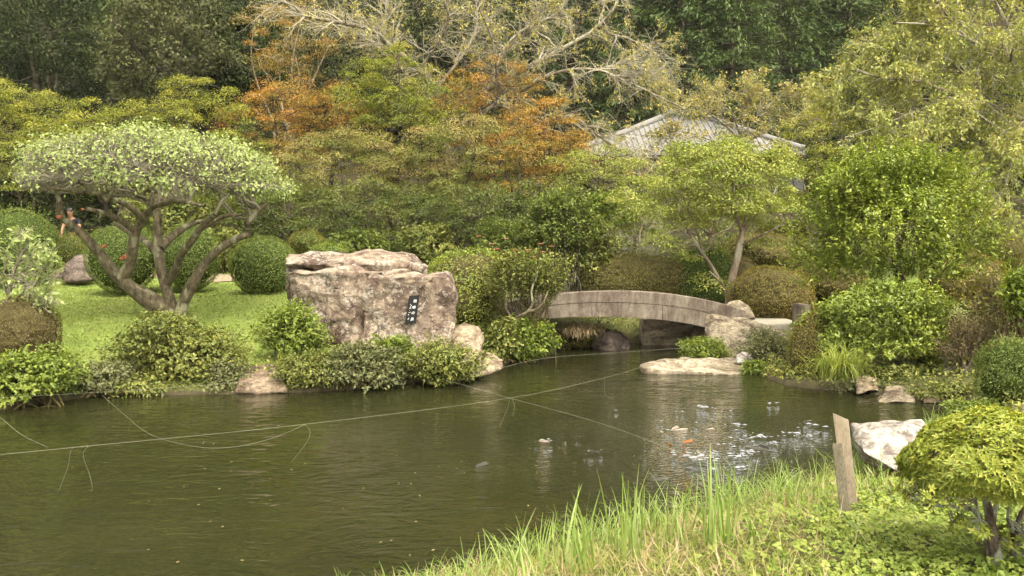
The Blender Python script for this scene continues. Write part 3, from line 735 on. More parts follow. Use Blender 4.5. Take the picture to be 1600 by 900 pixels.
# ------------------------------------------------------------------ palettes (linear base colours)
LM = dict(
    maple_green=leaf_mat('maple_green', [(0.0698, 0.1113, 0.016), (0.1551, 0.2005, 0.0275), (0.2636, 0.2822, 0.0388), (0.3876, 0.3416, 0.0515)], patch=.35),
    maple_shaded=leaf_mat('maple_shaded_green', [(.035, .055, .012), (.07, .10, .02), (.12, .15, .03), (.19, .19, .045)], patch=.35),  # shade low behind the boulder, painted in as a darker leaf palette
    maple_yellow=leaf_mat('maple_yellow', [(0.0877, 0.1289, 0.0187), (0.1872, 0.2239, 0.0312), (0.2926, 0.2986, 0.0437), (0.3979, 0.3529, 0.0572)], patch=.35),
    maple_orange=leaf_mat('maple_orange', [(0.1509, 0.1656, 0.035), (0.267, 0.2098, 0.04), (0.418, 0.2318, 0.045), (0.5332, 0.2429, 0.07)], patch=.45),
    maple_rose=leaf_mat('maple_rose', [(0.095, 0.138, 0.0285), (0.1789, 0.2098, 0.0475), (0.2795, 0.2539, 0.0712), (0.4025, 0.287, 0.1235)], patch=.5),
    maple_light=leaf_mat('maple_light', [(0.1129, 0.1629, 0.0257), (0.2144, 0.264, 0.0446), (0.3047, 0.337, 0.0644), (0.3837, 0.3819, 0.0891)], patch=.3),
    plum=leaf_mat('plum_leaf', [(0.1615, 0.216, 0.0657), (0.2746, 0.342, 0.1113), (0.3634, 0.423, 0.1518), (0.4199, 0.459, 0.2024)], patch=.25, trans=.35),
    cherry=leaf_mat('cherry_leaf', [(0.2387, 0.2415, 0.0665), (0.3643, 0.3501, 0.1029), (0.4523, 0.4105, 0.1331), (0.5276, 0.3863, 0.1331)], patch=.35),
    cherry_olive=leaf_mat('cherry_olive', [(0.1914, 0.2293, 0.0572), (0.2937, 0.3275, 0.0825), (0.3702, 0.3865, 0.108), (0.4595, 0.3799, 0.1143)], patch=.4),
    dark=leaf_mat('evergreen_dark', [(0.0098, 0.0176, 0.0045), (0.0208, 0.0327, 0.0079), (0.0379, 0.0535, 0.0134), (0.0673, 0.0818, 0.0225)], patch=.3, trans=.12, spec=.15, rough=.5),
    olive=leaf_mat('evergreen_olive', [(0.034, 0.0442, 0.015), (0.0638, 0.0748, 0.0255), (0.102, 0.1105, 0.0413), (0.153, 0.153, 0.0638)], patch=.25, trans=.15, spec=.15),
    conifer=leaf_mat('conifer_green', [(0.0297, 0.0569, 0.0143), (0.0594, 0.099, 0.0242), (0.099, 0.1424, 0.0352), (0.1485, 0.1919, 0.0495)], patch=.3, trans=.12),
    box=leaf_mat('clipped_green', [(0.0438, 0.072, 0.0137), (0.1, 0.138, 0.0263), (0.175, 0.216, 0.042), (0.25, 0.288, 0.063)], patch=.25),
    box_olive=leaf_mat('clipped_olive', [(0.066, 0.0715, 0.0144), (0.132, 0.1375, 0.0234), (0.198, 0.198, 0.0342), (0.264, 0.209, 0.045)], patch=.4),
    box_yellow=leaf_mat('clipped_yellow', [(.07, .075, .014), (.15, .15, .025), (.23, .21, .035), (.28, .18, .05)], patch=.4),
    box_brown=leaf_mat('clipped_brown', [(.05, .045, .015), (.10, .075, .025), (.15, .11, .035), (.17, .15, .045)], patch=.4),
    fresh=leaf_mat('fresh_green', [(0.0554, 0.0903, 0.0152), (0.133, 0.1913, 0.0285), (0.2218, 0.2868, 0.0475), (0.2994, 0.3294, 0.057)], patch=.3, trans=.35),
    ivy=leaf_mat('ivy_green', [(0.0554, 0.0816, 0.019), (0.1232, 0.1575, 0.0342), (0.2094, 0.2333, 0.057), (0.345, 0.3266, 0.076)], patch=.4),
    grey=leaf_mat('greyish_green', [(.06, .075, .03), (.12, .14, .055), (.19, .20, .085), (.24, .24, .10)], patch=.4),
    glossy=leaf_mat('camellia_green', [(0.0751, 0.1187, 0.0177), (0.1628, 0.2186, 0.0295), (0.2753, 0.3373, 0.044), (0.413, 0.4497, 0.0785)], patch=.35, spec=.6, rough=.35),
    azalea=leaf_mat('azalea_gold', [(0.1033, 0.1455, 0.0194), (0.214, 0.2652, 0.0308), (0.31, 0.3508, 0.0484), (0.4059, 0.3594, 0.0704)], patch=.22, trans=.3),
    grass=leaf_mat('grass_green', [(0.0961, 0.1436, 0.0198), (0.1827, 0.2423, 0.0342), (0.2884, 0.3322, 0.0585), (0.3653, 0.3771, 0.099)], patch=.35, trans=.4),
    reed=leaf_mat('reed_green', [(0.1211, 0.2031, 0.0342), (0.2099, 0.3132, 0.057), (0.3068, 0.3978, 0.0969), (0.3876, 0.4486, 0.1824)], patch=.2, trans=.4),
    straw=leaf_mat('dry_straw', [(0.2019, 0.13, 0.0626), (0.3432, 0.2415, 0.1253), (0.4643, 0.3437, 0.1969), (0.5016, 0.418, 0.2507)], patch=.3, trans=.2),
    lawn=leaf_mat('lawn_green', [(0.117, 0.1549, 0.0284), (0.1859, 0.2377, 0.0446), (0.2548, 0.3025, 0.0691), (0.3305, 0.3529, 0.13)], patch=.35, trans=.35),
    clover=leaf_mat('clover_green', [(0.0809, 0.1275, 0.0198), (0.1618, 0.2295, 0.0342), (0.2608, 0.323, 0.054), (0.3417, 0.3825, 0.09)], patch=.35, trans=.35),
)
BK_PLUM = bark_mat('plum_bark', (.135, .11, .066), (.042, .033, .02), (.25, .24, .16), .3, 12)
BK_GREY = bark_mat('cherry_bark', (.235, .205, .145), (.085, .068, .046), (.36, .34, .25), .4, 7)
BK_DARK = bark_mat('dark_bark', (.085, .065, .045), (.03, .022, .016), (.13, .12, .09), .3, 7)
BK_PALE = bark_mat('pale_bark', (.26, .20, .14), (.12, .085, .055), (.36, .33, .26), .5, 8)
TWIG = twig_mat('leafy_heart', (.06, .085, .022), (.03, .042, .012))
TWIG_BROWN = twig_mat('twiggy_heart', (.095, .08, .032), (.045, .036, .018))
TWIG_CHERRY = twig_mat('grey_lichened_twig', (.40, .37, .28), (.20, .175, .125))
TWIG_PALE = twig_mat('pale_lichened_twig', (.25, .225, .17), (.10, .085, .062))

# ------------------------------------------------------------------ bridge
def bridge_material():
    m, N, L = mat_new('weathered_concrete')
    c = coords(N, L); cs = coords(N, L, (4.2, 4.2, 0.8)); cs2 = coords(N, L, (1.2, 1.2, 0.3))
    a = nz(N, L, 2.2, 9, cs, 0.72, 0.5); b = nz(N, L, 2.0, 4, cs2, 0.6); g = nz(N, L, 30, 5, c, 0.7)
    r = ramp(N, [(0.42, (.05, .034, .028)), (0.50, (.125, .095, .078)), (0.60, (.27, .235, .19))]); L.new(a.outputs[0], r.inputs[0])
    r2 = ramp(N, [(0.40, (.11, .08, .065)), (0.64, (.36, .325, .265))]); L.new(b.outputs[0], r2.inputs[0])
    bl = nz(N, L, 3.2, 7, c, 0.68, 0.4); r3 = ramp(N, [(0.38, (.10, .075, .06)), (0.52, (.20, .165, .135)), (0.64, (.33, .295, .24))]); L.new(bl.outputs[0], r3.inputs[0])
    col = mixc(N, L, 0.35, mixc(N, L, 0.45, r.outputs[0], r2.outputs[0]), r3.outputs[0])
    rg = ramp(N, [(0.3, (.55, .53, .52)), (0.7, (.98, .95, .91))]); L.new(g.outputs[0], rg.inputs[0])
    col = mixc(N, L, 1.0, col, rg.outputs[0], 'MULTIPLY')
    p = N.new('ShaderNodeBsdfPrincipled'); p.inputs['Roughness'].default_value = 0.9; p.inputs['Specular IOR Level'].default_value = 0.2
    L.new(col, p.inputs['Base Color'])
    L.new(bump(N, L, math_n(N, L, 'ADD', g.outputs[0], a.outputs[0]), 0.6, 0.015), p.inputs['Normal'])
    o = N.new('ShaderNodeOutputMaterial'); L.new(p.outputs[0], o.inputs[0])
    return m
CONC = bridge_material()
def pale_concrete():
    return plain_mat('pale_concrete', (.26, .235, .185), .9, .2, .3, 14)
PALE = pale_concrete()
BD = 17.5
top_px = [(690, 503), (740, 487), (800, 470.5), (850, 462), (900, 456.5), (960, 454.5), (1020, 456.5), (1080, 464), (1130, 474.5), (1165, 485)]
low_px = [(690, 549), (740, 527), (800, 508), (850, 499), (900, 495.5), (960, 495.5), (1020, 499), (1080, 507), (1130, 520), (1165, 531)]
T = np.array([W(x, y, BD) for x, y in top_px]); Lw = np.array([W(x, y, BD) for x, y in low_px])
T, _ = smooth_path(T, np.ones(len(T)), 4); Lw, _ = smooth_path(Lw, np.ones(len(Lw)), 4)
bo = W(960, 498, BD); bridge = thing('arched_bridge', 'grey streaked concrete arched footbridge over the pond inlet', 'bridge', bo)
def arch_strip(name, zt, zb, y0, y1, i0, i1, mat, bev=0.012):
    """slab following the arch between upper line zt and lower line zb"""
    a = zt[i0:i1 + 1]; b = zb[i0:i1 + 1]; k = len(a); V = []
    for i in range(k):
        for (p, yy, dz) in ((a[i], y0 + bev, 0), (a[i], y0, -bev), (b[i], y0, bev * .5), (b[i], y1, bev * .5), (a[i], y1, -bev), (a[i], y1 - bev, 0)):
            V.append([p[0], yy, p[2] + dz])
    V = np.array(V) - bo; q = []
    for i in range(k - 1):
        for j in range(6):
            q.append([i * 6 + j, i * 6 + (j + 1) % 6, (i + 1) * 6 + (j + 1) % 6, (i + 1) * 6 + j])
    caps = np.array([[5, 4, 3, 2, 1, 0], [(k - 1) * 6 + j for j in range(6)]])
    return ob(name, mesh_np(name, V, [np.array(q), caps]), mat, bridge)
Md = T * 0.57 + Lw * 0.43
nT = len(T) - 1
T0, Lw0, Md0 = T, Lw, Md
for yy in (BD, BD + 1.45):
    if yy > BD: T, Lw, Md = [q_ - [0, 0, .085] for q_ in (T0, Lw0, Md0)]      # the far side sits a little lower
    for i0, i1 in ((0, 25), (25, nT)):                      # two beams that meet at the vertical joint
        A = T.copy(); A[:, 2] = Md[:, 2] + 0.002
        B = Lw.copy()
        if i0 == 25: A, B = A.copy(), B.copy(); A[25, 0] += 0.008; B[25, 0] += 0.008
        arch_strip('side_beam', A, B, yy + 0.015, yy + 0.24, i0, i1, CONC)
    for i0, i1 in ((0, 16), (16, 33), (33, nT)):             # parapet stones
        A = T.copy(); B = Md.copy(); B[:, 2] -= .009; A[i0, 0] += .004; B[i0, 0] += .004
        arch_strip('parapet', A, B, yy + .006, yy + 0.25, i0, i1, CONC, 0.014)
T, Lw, Md = T0, Lw0, Md0
A = Md.copy(); A[:, 2] -= 0.03; B = Md.copy(); B[:, 2] -= 0.16
arch_strip('deck', A, B, BD + 0.243, BD + 1.462, 0, nT, CONC)
# abutment wall seen under the arch
ABUT = rock_mat('abutment_stone', (.40, .32, .23), (.28, .22, .15), (.10, .08, .055), moss=((.08, .10, .02), 0.9, 1.0), scale=1.4, bumpd=.03)
for pxs, dd in (((1003, 1098), 19.1), ((1098, 1180), 19.0)):
    pp = [W(pxs[0], 498, dd), W(pxs[1], 500, dd), W(pxs[0], 552, dd), W(pxs[1], 556, dd)]
    pts = []
    for p in pp: pts += [p, p + [0.0, 0.6, 0]]
    o = hull_rock('abutment_block', pts, ABUT, None, sub=.09, amp=.02, seed=3 + pxs[0], origin=pp[2]); o.parent = bridge; o.location = Vector([float(v) for v in (pp[2] - bo)])

# ------------------------------------------------------------------ inscribed boulder with its plaque
ROCK = rock_mat('inscribed_rock', (.28, .22, .162), (.19, .142, .105), (.088, .056, .044), strata=(1, 1, 1.2), scale=1.7, bumpd=.07, lichen=(.36, .325, .275), streak=.55)
D1 = 15.2
pts = [W(x, y, dd) for x, y, dd in [
    (446, 424, 15.5), (470, 421, 15.3), (540, 424, 15.2), (600, 421, 15.35), (645, 416, 15.7), (446, 455, 15.5), (455, 500, 15.45), (500, 540, 15.3), (560, 575, 15.15), (620, 570, 15.3),
    (441, 408, 16.0), (445, 398, 16.6), (520, 392, 16.7), (590, 393, 16.7), (640, 400, 16.6), (668, 416, 16.3), (690, 470, 16.5), (445, 470, 16.9), (450, 520, 16.9), (690, 520, 16.9), (520, 520, 17.2), (640, 520, 17.2), (600, 400, 16.9)]]
bbase = gd(585, 15.6)
boulder = hull_rock('inscribed_boulder', pts, ROCK, None, sub=.055, amp=.09, freq=1.8, seed=2, origin=bbase, strata=.045, facet=.08,
                    label='big tan and pinkish weathered boulder bearing a black inscribed plaque', cat='boulder')
block = hull_rock('front_block', [W(x, y, dd) for x, y, dd in [(572, 431, 15.0), (640, 427, 14.9), (700, 427, 14.98), (711, 440, 15.08), (717, 470, 15.2), (713, 510, 15.15), (696, 542, 15.15), (640, 572, 14.95), (568, 574, 15.02), (560, 480, 15.03),
                  (590, 424, 15.9), (700, 424, 15.9), (717, 460, 15.9), (702, 538, 16.2), (580, 540, 16.2)]], ROCK, boulder, sub=.05, amp=.065, freq=2.0, seed=6, origin=bbase, strata=.03, facet=.07)
block.location = (0, 0, 0)
cap = hull_rock('upper_slab', [W(x, y, dd) for x, y, dd in [(439, 402, 15.75), (450, 396, 16.4), (520, 390, 16.5), (600, 390.5, 16.5), (640, 396, 16.3), (672, 417, 15.9), (560, 412, 15.4), (480, 411, 15.35), (442, 412, 15.5),
      (452, 424, 15.6), (560, 424, 15.45), (660, 426, 15.9), (600, 424, 17.0), (470, 420, 17)]], ROCK, None, sub=.08, amp=.06, freq=2.0, seed=5, strata=.07, facet=.04)
cap.parent = boulder; cap.location = Vector([float(-v) for v in bbase])
# plaque: leaning black slab with brushed characters
PLQ = plain_mat('black_granite', (.014, .0145, .014), .75, .15, .3, 60)
LET = plain_mat('white_lettering', (.62, .62, .60), .8, .2, .15, 80)
dep = bpy.context.evaluated_depsgraph_get()
bpy.context.view_layer.update()
def rock_front(px, py):
    """front surface of the boulder at a photo pixel"""
    o = Vector((0, 0, CAMZ)); dr = (Vector([float(v) for v in W(px, py, 10.0)]) - o).normalized(); best = 99.0
    for r_ in (boulder, block):
        hit, loc, nor, ix = r_.ray_cast(o - Vector([float(v) for v in bbase]), dr)
        if hit: best = min(best, loc.y + float(bbase[1]))
    return best if best < 99 else D1
hits = [rock_front(px, py) for px in (633, 637, 641, 645, 649, 654) for py in (463, 470, 477, 484, 491, 498, 505)]
pd_ = min(hits) - 0.025
q = [W(639.5, 462, pd_ + .02), W(655, 461.5, pd_ + .02), W(649, 505.5, pd_ - .02), W(632.5, 506, pd_ - .02)]
V = np.array(q + [p + [0, .2, 0] for p in q]) - bbase
mep = mesh_np('plaque', V, [np.array([[3, 2, 1, 0], [4, 5, 6, 7], [0, 1, 5, 4], [1, 2, 6, 5], [2, 3, 7, 6], [3, 0, 4, 7]])])
plaque = ob('plaque', mep, PLQ, boulder, label='black stone plaque with white brushed characters')
U_ = unit(q[1] - q[0]); D_ = (q[3] - q[0]); D_ = D_ / np.linalg.norm(D_); wpl = np.linalg.norm(q[1] - q[0]); hpl = np.linalg.norm(q[3] - q[0])
Nf = unit(np.cross(U_, -D_)); Nf = Nf if Nf[1] < 0 else -Nf
def glyph(ch, u, v, size):
    cu = bpy.data.curves.new('glyph', 'FONT'); cu.body = ch; cu.size = 1.0; cu.align_x = 'CENTER'; cu.align_y = 'CENTER'; cu.offset = 0.012
    t = bpy.data.objects.new('glyph', cu); COL.objects.link(t)
    bpy.context.view_layer.update()
    me = bpy.data.meshes.new_from_object(t.evaluated_get(bpy.context.evaluated_depsgraph_get()))
    bpy.data.objects.remove(t)
    n = len(me.vertices)
    if n == 0: return
    co = np.empty(n * 3); me.vertices.foreach_get('co', co); co = co.reshape(-1, 3)
    co[:, :2] -= (co[:, :2].max(0) + co[:, :2].min(0)) / 2
    org = q[0] + U_ * u * wpl + D_ * v * hpl - bbase + Nf * 0.004
    me.vertices.foreach_set('co', (org + co[:, :1] * U_ * size - co[:, 1:2] * D_ * size).ravel()); me.update()
    ob('character', me, LET, plaque)
for ch, v in (('和', .20), ('鳴', .42), ('の', .62), ('泉', .84)): glyph(ch, .67, v, .058)
def strokes(u, v, s, seed):
    rng = RNG(seed); tb = Tubes(); org = q[0] + U_ * u * wpl + D_ * v * hpl - bbase + Nf * .005
    for k in range(3):
        a = rng.normal(size=2) * .4; b = a + rng.normal(size=2) * .6; P = np.clip([a, (a + b) / 2 + rng.normal(size=2) * .1, b], -.8, .8)
        tb.path([org + U_ * p[0] * s + D_ * p[1] * s for p in P], [.003, .004, .002], 4)
    tb.obj('character', LET, plaque)
for k, v in enumerate((.34, .42, .49, .57, .68, .83)): strokes(.30, v, .022, 60 + k)

# ------------------------------------------------------------------ other stones
ROCK2 = rock_mat('bank_rock', (.32, .26, .18), (.22, .17, .115), (.10, .07, .045), moss=((.09, .11, .025), 0.75, 1.2), scale=2.4, bumpd=.04)
ROCKR = rock_mat('reddish_bank_rock', (.23, .175, .125), (.17, .12, .082), (.08, .052, .036), scale=2.4, bumpd=.03)
ROCKW = rock_mat('white_rock', (.42, .39, .35), (.29, .26, .225), (.13, .105, .09), scale=3.2, bumpd=.03, strata=(1, 1.2, 1.8))
ROCKF = rock_mat('flat_pale_rock', (.32, .27, .20), (.23, .185, .13), (.10, .08, .05), moss=((.09, .09, .022), 1.35, 2.2), scale=2.6, bumpd=.04)
ROCKD = rock_mat('dark_rock', (.17, .13, .11), (.11, .085, .07), (.05, .038, .032), scale=2.5, bumpd=.04)
ROCKB = rock_mat('abutment_boulder', (.28, .235, .165), (.19, .155, .11), (.085, .062, .04), moss=((.11, .12, .035), 0.75, 1.1), scale=3.0, bumpd=.05)
def rock_px(name, label, px_pts, mat, seed, **k):
    sh = k.pop('shift', 0.0)
    P = [W(p[0], p[1], p[2] + sh) for p in px_pts]; P = np.array(P); o = np.array([P[:, 0].mean(), P[:, 1].mean(), P[:, 2].min()])
    return hull_rock(name, P, mat, None, seed=seed, origin=o, label=label, cat='rock', **k)
rock_px('flat_rock', 'flat pale rock slab lying low in the water before the bridge', [(997, 572, 15.0), (1012, 563, 15.6), (1070, 557, 16.1), (1150, 558, 16.1), (1175, 566, 15.8), (1178, 582, 15.0),
        (1140, 584, 14.7), (1060, 579, 14.75), (1010, 577, 14.85), (1010, 592, 14.9), (1140, 600, 14.8), (1180, 598, 15.2), (1080, 575, 16.3), (1045, 561, 15.7), (1120, 561, 15.4)], ROCKF, 4, sub=.07, amp=.045, freq=2.2, strata=.03)
rock_px('abutment_boulder', 'rough pale boulder holding the right foot of the bridge', [(1103, 492, 17.3), (1120, 490, 17.15), (1160, 494, 17.1), (1192, 504, 17.1), (1100, 515, 17.1), (1108, 550, 16.6), (1140, 556, 16.4), (1200, 555, 16.3),
        (1235, 528, 16.6), (1225, 512, 17.0), (1240, 550, 16.6), (1110, 500, 17.45), (1190, 505, 17.45), (1230, 555, 17.3), (1110, 560, 17.4), (1170, 575, 16.2)], ROCKB, 9, sub=.07, amp=.06, freq=2.0, facet=.05)
rock_px('upright_rock', 'rounded grey rock standing behind the right end of the parapet', [(1130, 478, 18.6), (1140, 469, 18.7), (1155, 467, 18.7), (1172, 478, 18.6), (1183, 497, 18.5), (1130, 505, 18.5), (1180, 505, 19.1), (1135, 500, 19.2), (1155, 470, 19.0)], ROCKB, 12, sub=.06, amp=.035)
rock_px('dark_rock', 'dark ridged rock at the water line under the arch', [(925, 540, 18.4), (932, 520, 18.5), (950, 513, 18.6), (972, 518, 18.6), (986, 532, 18.4), (985, 552, 18.2), (930, 553, 18.2), (955, 520, 18.1), (950, 550, 18.0), (930, 530, 19.2), (980, 530, 19.2)], ROCKD, 15, sub=.05, amp=.05, freq=3, strata=.05)
rock_px('bank_rock', 'tan jagged rock at the right foot of the inscribed boulder', [(690, 538, 15.2), (705, 515, 15.5), (725, 507, 15.6), (748, 512, 15.6), (758, 530, 15.4), (750, 552, 15.0), (700, 556, 14.9), (725, 530, 15.0), (700, 540, 16.2), (750, 530, 16.2)], ROCK2, 18, sub=.06, amp=.06, freq=2.2, facet=.06)
rock_px('bank_rock', 'low brown rock ledge at the tip of the planted bank', [(700, 556, 14.6), (740, 545, 14.9), (775, 550, 15.0), (792, 562, 14.9), (788, 576, 14.6), (740, 592, 14.0), (690, 598, 13.8), (700, 575, 13.8), (760, 560, 15.3), (700, 550, 15.2)], ROCK2, 21, sub=.07, amp=.05, freq=2.2)
rock_px('bank_rock', 'reddish flat rock at the water line between two ivy shrubs', [(362, 585, 13.6), (385, 567, 14.2), (425, 565, 14.3), (450, 578, 13.9), (452, 616, 13.1), (365, 618, 13.05), (372, 590, 13.1), (440, 588, 13.2), (400, 560, 14.8), (400, 620, 13.0)], ROCKR, 24, shift=-.22, sub=.06, amp=.04, freq=2.4, strata=.03)
rock_px('bank_rock', 'pale upright rock in the bank beside the sedge tuft', [(1335, 592, 13.55), (1350, 583, 13.7), (1372, 588, 13.6), (1375, 612, 13.2), (1338, 616, 13.1), (1355, 600, 13.2), (1340, 600, 14.2), (1370, 600, 14.2)], ROCK2, 27, shift=-.45, sub=.05, amp=.035, freq=3)
rock_px('bank_rock', 'rounded olive grey rock at the water below the dark evergreen', [(1370, 622, 12.95), (1385, 603, 13.2), (1405, 601, 13.2), (1425, 612, 13.0), (1432, 630, 12.6), (1370, 632, 12.6), (1400, 628, 12.5), (1380, 610, 13.8), (1425, 615, 13.8)], ROCKB, 30, shift=-.45, sub=.05, amp=.03, freq=2.4)
rock_px('bank_rock', 'brown ledge stones under the twiggy bush on the right bank', [(1430, 612, 13.0), (1450, 597, 13.4), (1490, 598, 13.3), (1515, 612, 12.9), (1515, 634, 12.4), (1440, 632, 12.5), (1470, 610, 12.6), (1470, 605, 14)], ROCKR, 33, shift=-.45, sub=.06, amp=.04)
rock_px('white_boulder', 'whitish craggy boulder at the water beside the wooden plank', [(1328, 662, 7.9), (1345, 657, 8.15), (1400, 657, 8.2), (1440, 658, 8.1), (1465, 680, 8.0), (1332, 690, 7.6), (1345, 705, 7.4), (1380, 722, 7.2), (1410, 742, 7.0), (1450, 745, 7.0), (1330, 672, 8.4),
        (1460, 745, 7.6), (1400, 700, 8.6), (1450, 690, 8.6), (1360, 735, 7.9), (1345, 668, 7.65), (1420, 665, 7.7)], ROCKW, 36, sub=.035, amp=.035, freq=4.0, facet=.03, strata=.015)
rock_px('dark_boulder', 'dark brown boulder on the lawn beside the round bushes', [(98, 432, 22.6), (104, 412, 22.8), (120, 399, 23.0), (138, 398, 23.1), (148, 412, 22.9), (150, 440, 22.5), (98, 440, 22.5), (120, 440, 22.2), (128, 420, 22.3), (110, 420, 23.8), (145, 420, 23.8)], ROCKD, 39, sub=.07, amp=.05, freq=1.4)
rock_px('small_stone', 'pale stone showing through the cut grass near the stake', [(1362, 815, 5.75), (1385, 806, 5.8), (1405, 812, 5.75), (1400, 826, 5.6), (1365, 828, 5.6), (1385, 822, 5.9)], ROCKW, 42, sub=.03, amp=.012, freq=5)
rock_px('small_stone', 'whitish stone at the base of the round bush on the far right', [(1538, 412, 24.0), (1548, 406, 24.2), (1560, 412, 24.0), (1560, 424, 23.8), (1536, 424, 23.8), (1548, 418, 24.6)], ROCKW, 45, sub=.08, amp=.03)
rock_px('small_stone', 'small whitish stone behind the flat rock', [(1150, 556, 15.5), (1160, 549, 15.6), (1176, 552, 15.6), (1180, 566, 15.4), (1150, 568, 15.4), (1165, 560, 15.9)], ROCKW, 48, sub=.05, amp=.03)
# path slab and block at the end of the bridge
def px_block(name, label, cat, x0, x1, ytop, ybot, d0, d1, mat, skew=0.0, bev=.02):
    a = W(x0, ytop, d0); b = W(x1, ytop, d0); zt = a[2]; zb = W(x0, ybot, d0)[2]
    bm = bmesh.new(); bmesh.ops.create_cube(bm, size=1.0)
    bmesh.ops.scale(bm, vec=(b[0] - a[0], d1 - d0, zt - zb), verts=bm.verts)
    bmesh.ops.bevel(bm, geom=list(bm.edges), offset=bev, segments=2, affect='EDGES')
    me = bpy.data.meshes.new(name); bm.to_mesh(me); bm.free()
    o = ob(name, me, mat, None, label=label, cat=cat); o.location = ((a[0] + b[0]) / 2, (d0 + d1) / 2, (zt + zb) / 2); o.rotation_euler = (0, 0, skew)
    return o
px_block('stone_slab', 'flat worn concrete slab where the path leaves the bridge', 'slab', 1180, 1262, 507, 532, 17.5, 19.6, PALE, -.04)
px_block('stone_post', 'reddish square stone post half hidden by the evergreen', 'post', 1249, 1266, 476, 512, 17.2, 17.6, CONC, .1)

# ------------------------------------------------------------------ umbrella-shaped plum tree on the left
def plum_tree():
    rng = RNG(11); d0 = 16.5; base = gd(266, d0)
    root = thing('plum_tree', 'umbrella shaped tree with flat pale green crown and mossy forked trunks', 'tree', base)
    tb = Tubes(); nodes = []
    def limb(pts, r0, r1, store=True, sub=5):
        p = np.array([W(x, y, dd) - base for x, y, dd in pts]); r = np.linspace(r0, r1, len(p)) * (1 + .10 * rng.normal(size=len(p)))
        pp, rr = tb.path(p, r, 10, sub)
        if store:
            for i in range(len(pp) // 2, len(pp), 2): nodes.append(pp[i])
    limb([(268, 503, 16.5), (252, 482, 16.5), (225, 463, 16.45), (205, 450, 16.4), (180, 428, 16.3), (160, 402, 16.2), (140, 378, 16.1), (118, 356, 16.0), (98, 342, 15.9)], .18, .055)
    limb([(100, 344, 15.9), (93, 325, 15.85), (90, 305, 15.9), (70, 280, 15.9)], .06, .03)
    limb([(188, 436, 16.35), (202, 415, 16.3), (207, 390, 16.2), (212, 362, 16.1), (226, 340, 16.0), (240, 320, 15.8)], .125, .05)
    limb([(276, 503, 16.55), (266, 470, 16.6), (256, 440, 16.7), (249, 405, 16.8), (247, 370, 16.9), (246, 340, 17.0), (250, 312, 17.2)], .13, .06)
    limb([(258, 445, 16.7), (275, 420, 16.5), (282, 400, 16.3), (300, 376, 16.0), (312, 358, 15.8), (335, 335, 15.6)], .10, .04)
    limb([(250, 400, 16.8), (228, 378, 17.2), (205, 365, 17.6), (180, 350, 18.0)], .08, .04)
    limb([(249, 390, 16.8), (268, 370, 17.3), (300, 350, 17.9), (335, 342, 18.2)], .09, .035)
    limb([(280, 495, 16.5), (288, 470, 16.5), (300, 445, 16.45), (318, 415, 16.4), (345, 388, 16.35), (372, 372, 16.3), (387, 366, 16.3), (388, 348, 16.3), (402, 330, 16.3), (418, 318, 16.3)], .115, .04)
    limb([(212, 362, 16.1), (190, 345, 15.8), (160, 332, 15.5), (135, 326, 15.3)], .06, .03)
    limb([(226, 342, 16.0), (200, 322, 15.7), (160, 305, 15.4), (110, 298, 15.2), (70, 292, 15.3)], .06, .025)
    limb([(240, 322, 15.8), (280, 315, 15.3), (320, 322, 14.9)], .05, .025)
    limb([(248, 345, 17.0), (230, 315, 17.8), (190, 300, 18.4)], .06, .03)
    limb([(312, 358, 15.8), (350, 338, 15.6), (370, 336, 15.6)], .045, .02)
    limb([(250, 318, 17.2), (290, 290, 17.8), (330, 285, 18.2)], .06, .03)
    limb([(236, 328, 16.0), (238, 300, 16.1), (225, 270, 16.2)], .06, .03)
    nodes_ = np.array(nodes)
    c = W(233, 284, 16.5) - base; R = np.array([2.5, 2.25, .97])
    def dome(n, k, tmax=1.95):
        ct = 1 - rng.random(n) * (1 - math.cos(tmax)); st = np.sqrt(np.clip(1 - ct ** 2, 0, 1)); ph = rng.random(n) * 2 * np.pi
        v = np.stack([np.cos(ph) * st, np.sin(ph) * st, ct], 1)
        v = v * lumpy(v, 77, 2.5, .07)[:, None]; v[:, 2] = np.where(v[:, 2] < 0, v[:, 2] * .4, v[:, 2])
        p = c + v * R * (np.asarray(k).reshape(-1, 1)); 
        hor = np.hypot(v[:, 0], v[:, 1]); p[:, 2] -= .05 * hor ** 2
        return p, v
    tb.obj('trunk', BK_PLUM, root); tb = Tubes()
    prev = nodes_; prad = np.full(len(prev), .03)
    for n, k, r, sides in ((90, .55 + .12 * rng.random(90), .024, 6), (330, .70 + .12 * rng.random(330), .014, 5), (1300, .84 + .10 * rng.random(1300), .0085, 4), (3000, .88 + .17 * rng.random(3000) ** 1.3, .0055, 3)):
        E, v = dome(n, k)
        dd = np.linalg.norm(E[:, None] - prev[None], axis=2); j = np.argmin(dd + rng.random(dd.shape) * .15, 1)
        P, RR = link_paths(prev[j], E, np.minimum(prad[j], r * 1.4), np.full(n, r * .7), 3 if n > 2000 else 5, rng, .12); tb.batch(P, RR, sides)
        prev, prad = E, np.full(n, r)
    tb.obj('twigs', TWIG_PALE, root, kind='stuff')
    # leaves on the upper surface, thinner on the left flank
    side = v[:, 0]; keep = rng.random(len(E)) < np.clip(.26 + .62 * v[:, 2] + .32 * side + .55 * np.sin(v[:, 0] * 8 + 2 * np.sin(v[:, 2] * 5)) * np.sin(v[:, 1] * 7 + v[:, 2] * 6 + 1), .03, 1)
    keep &= v[:, 2] > -.08 + .12 * rng.random(len(E)) - .16 * (side > 0)
    Ek = E[keep]; per = 8
    P = np.repeat(Ek, per, 0) + rng.normal(size=(len(Ek) * per, 3)) * .07
    n = len(P); N = unit(rng.normal(size=(n, 3)) * .55 + np.repeat(v[keep], per, 0) * .6 + [0, -.1, .4]); U = rng.normal(size=(n, 3)) * .7 - [0, 0, .35]
    Ls = .064 * (.55 + .8 * rng.random(n))
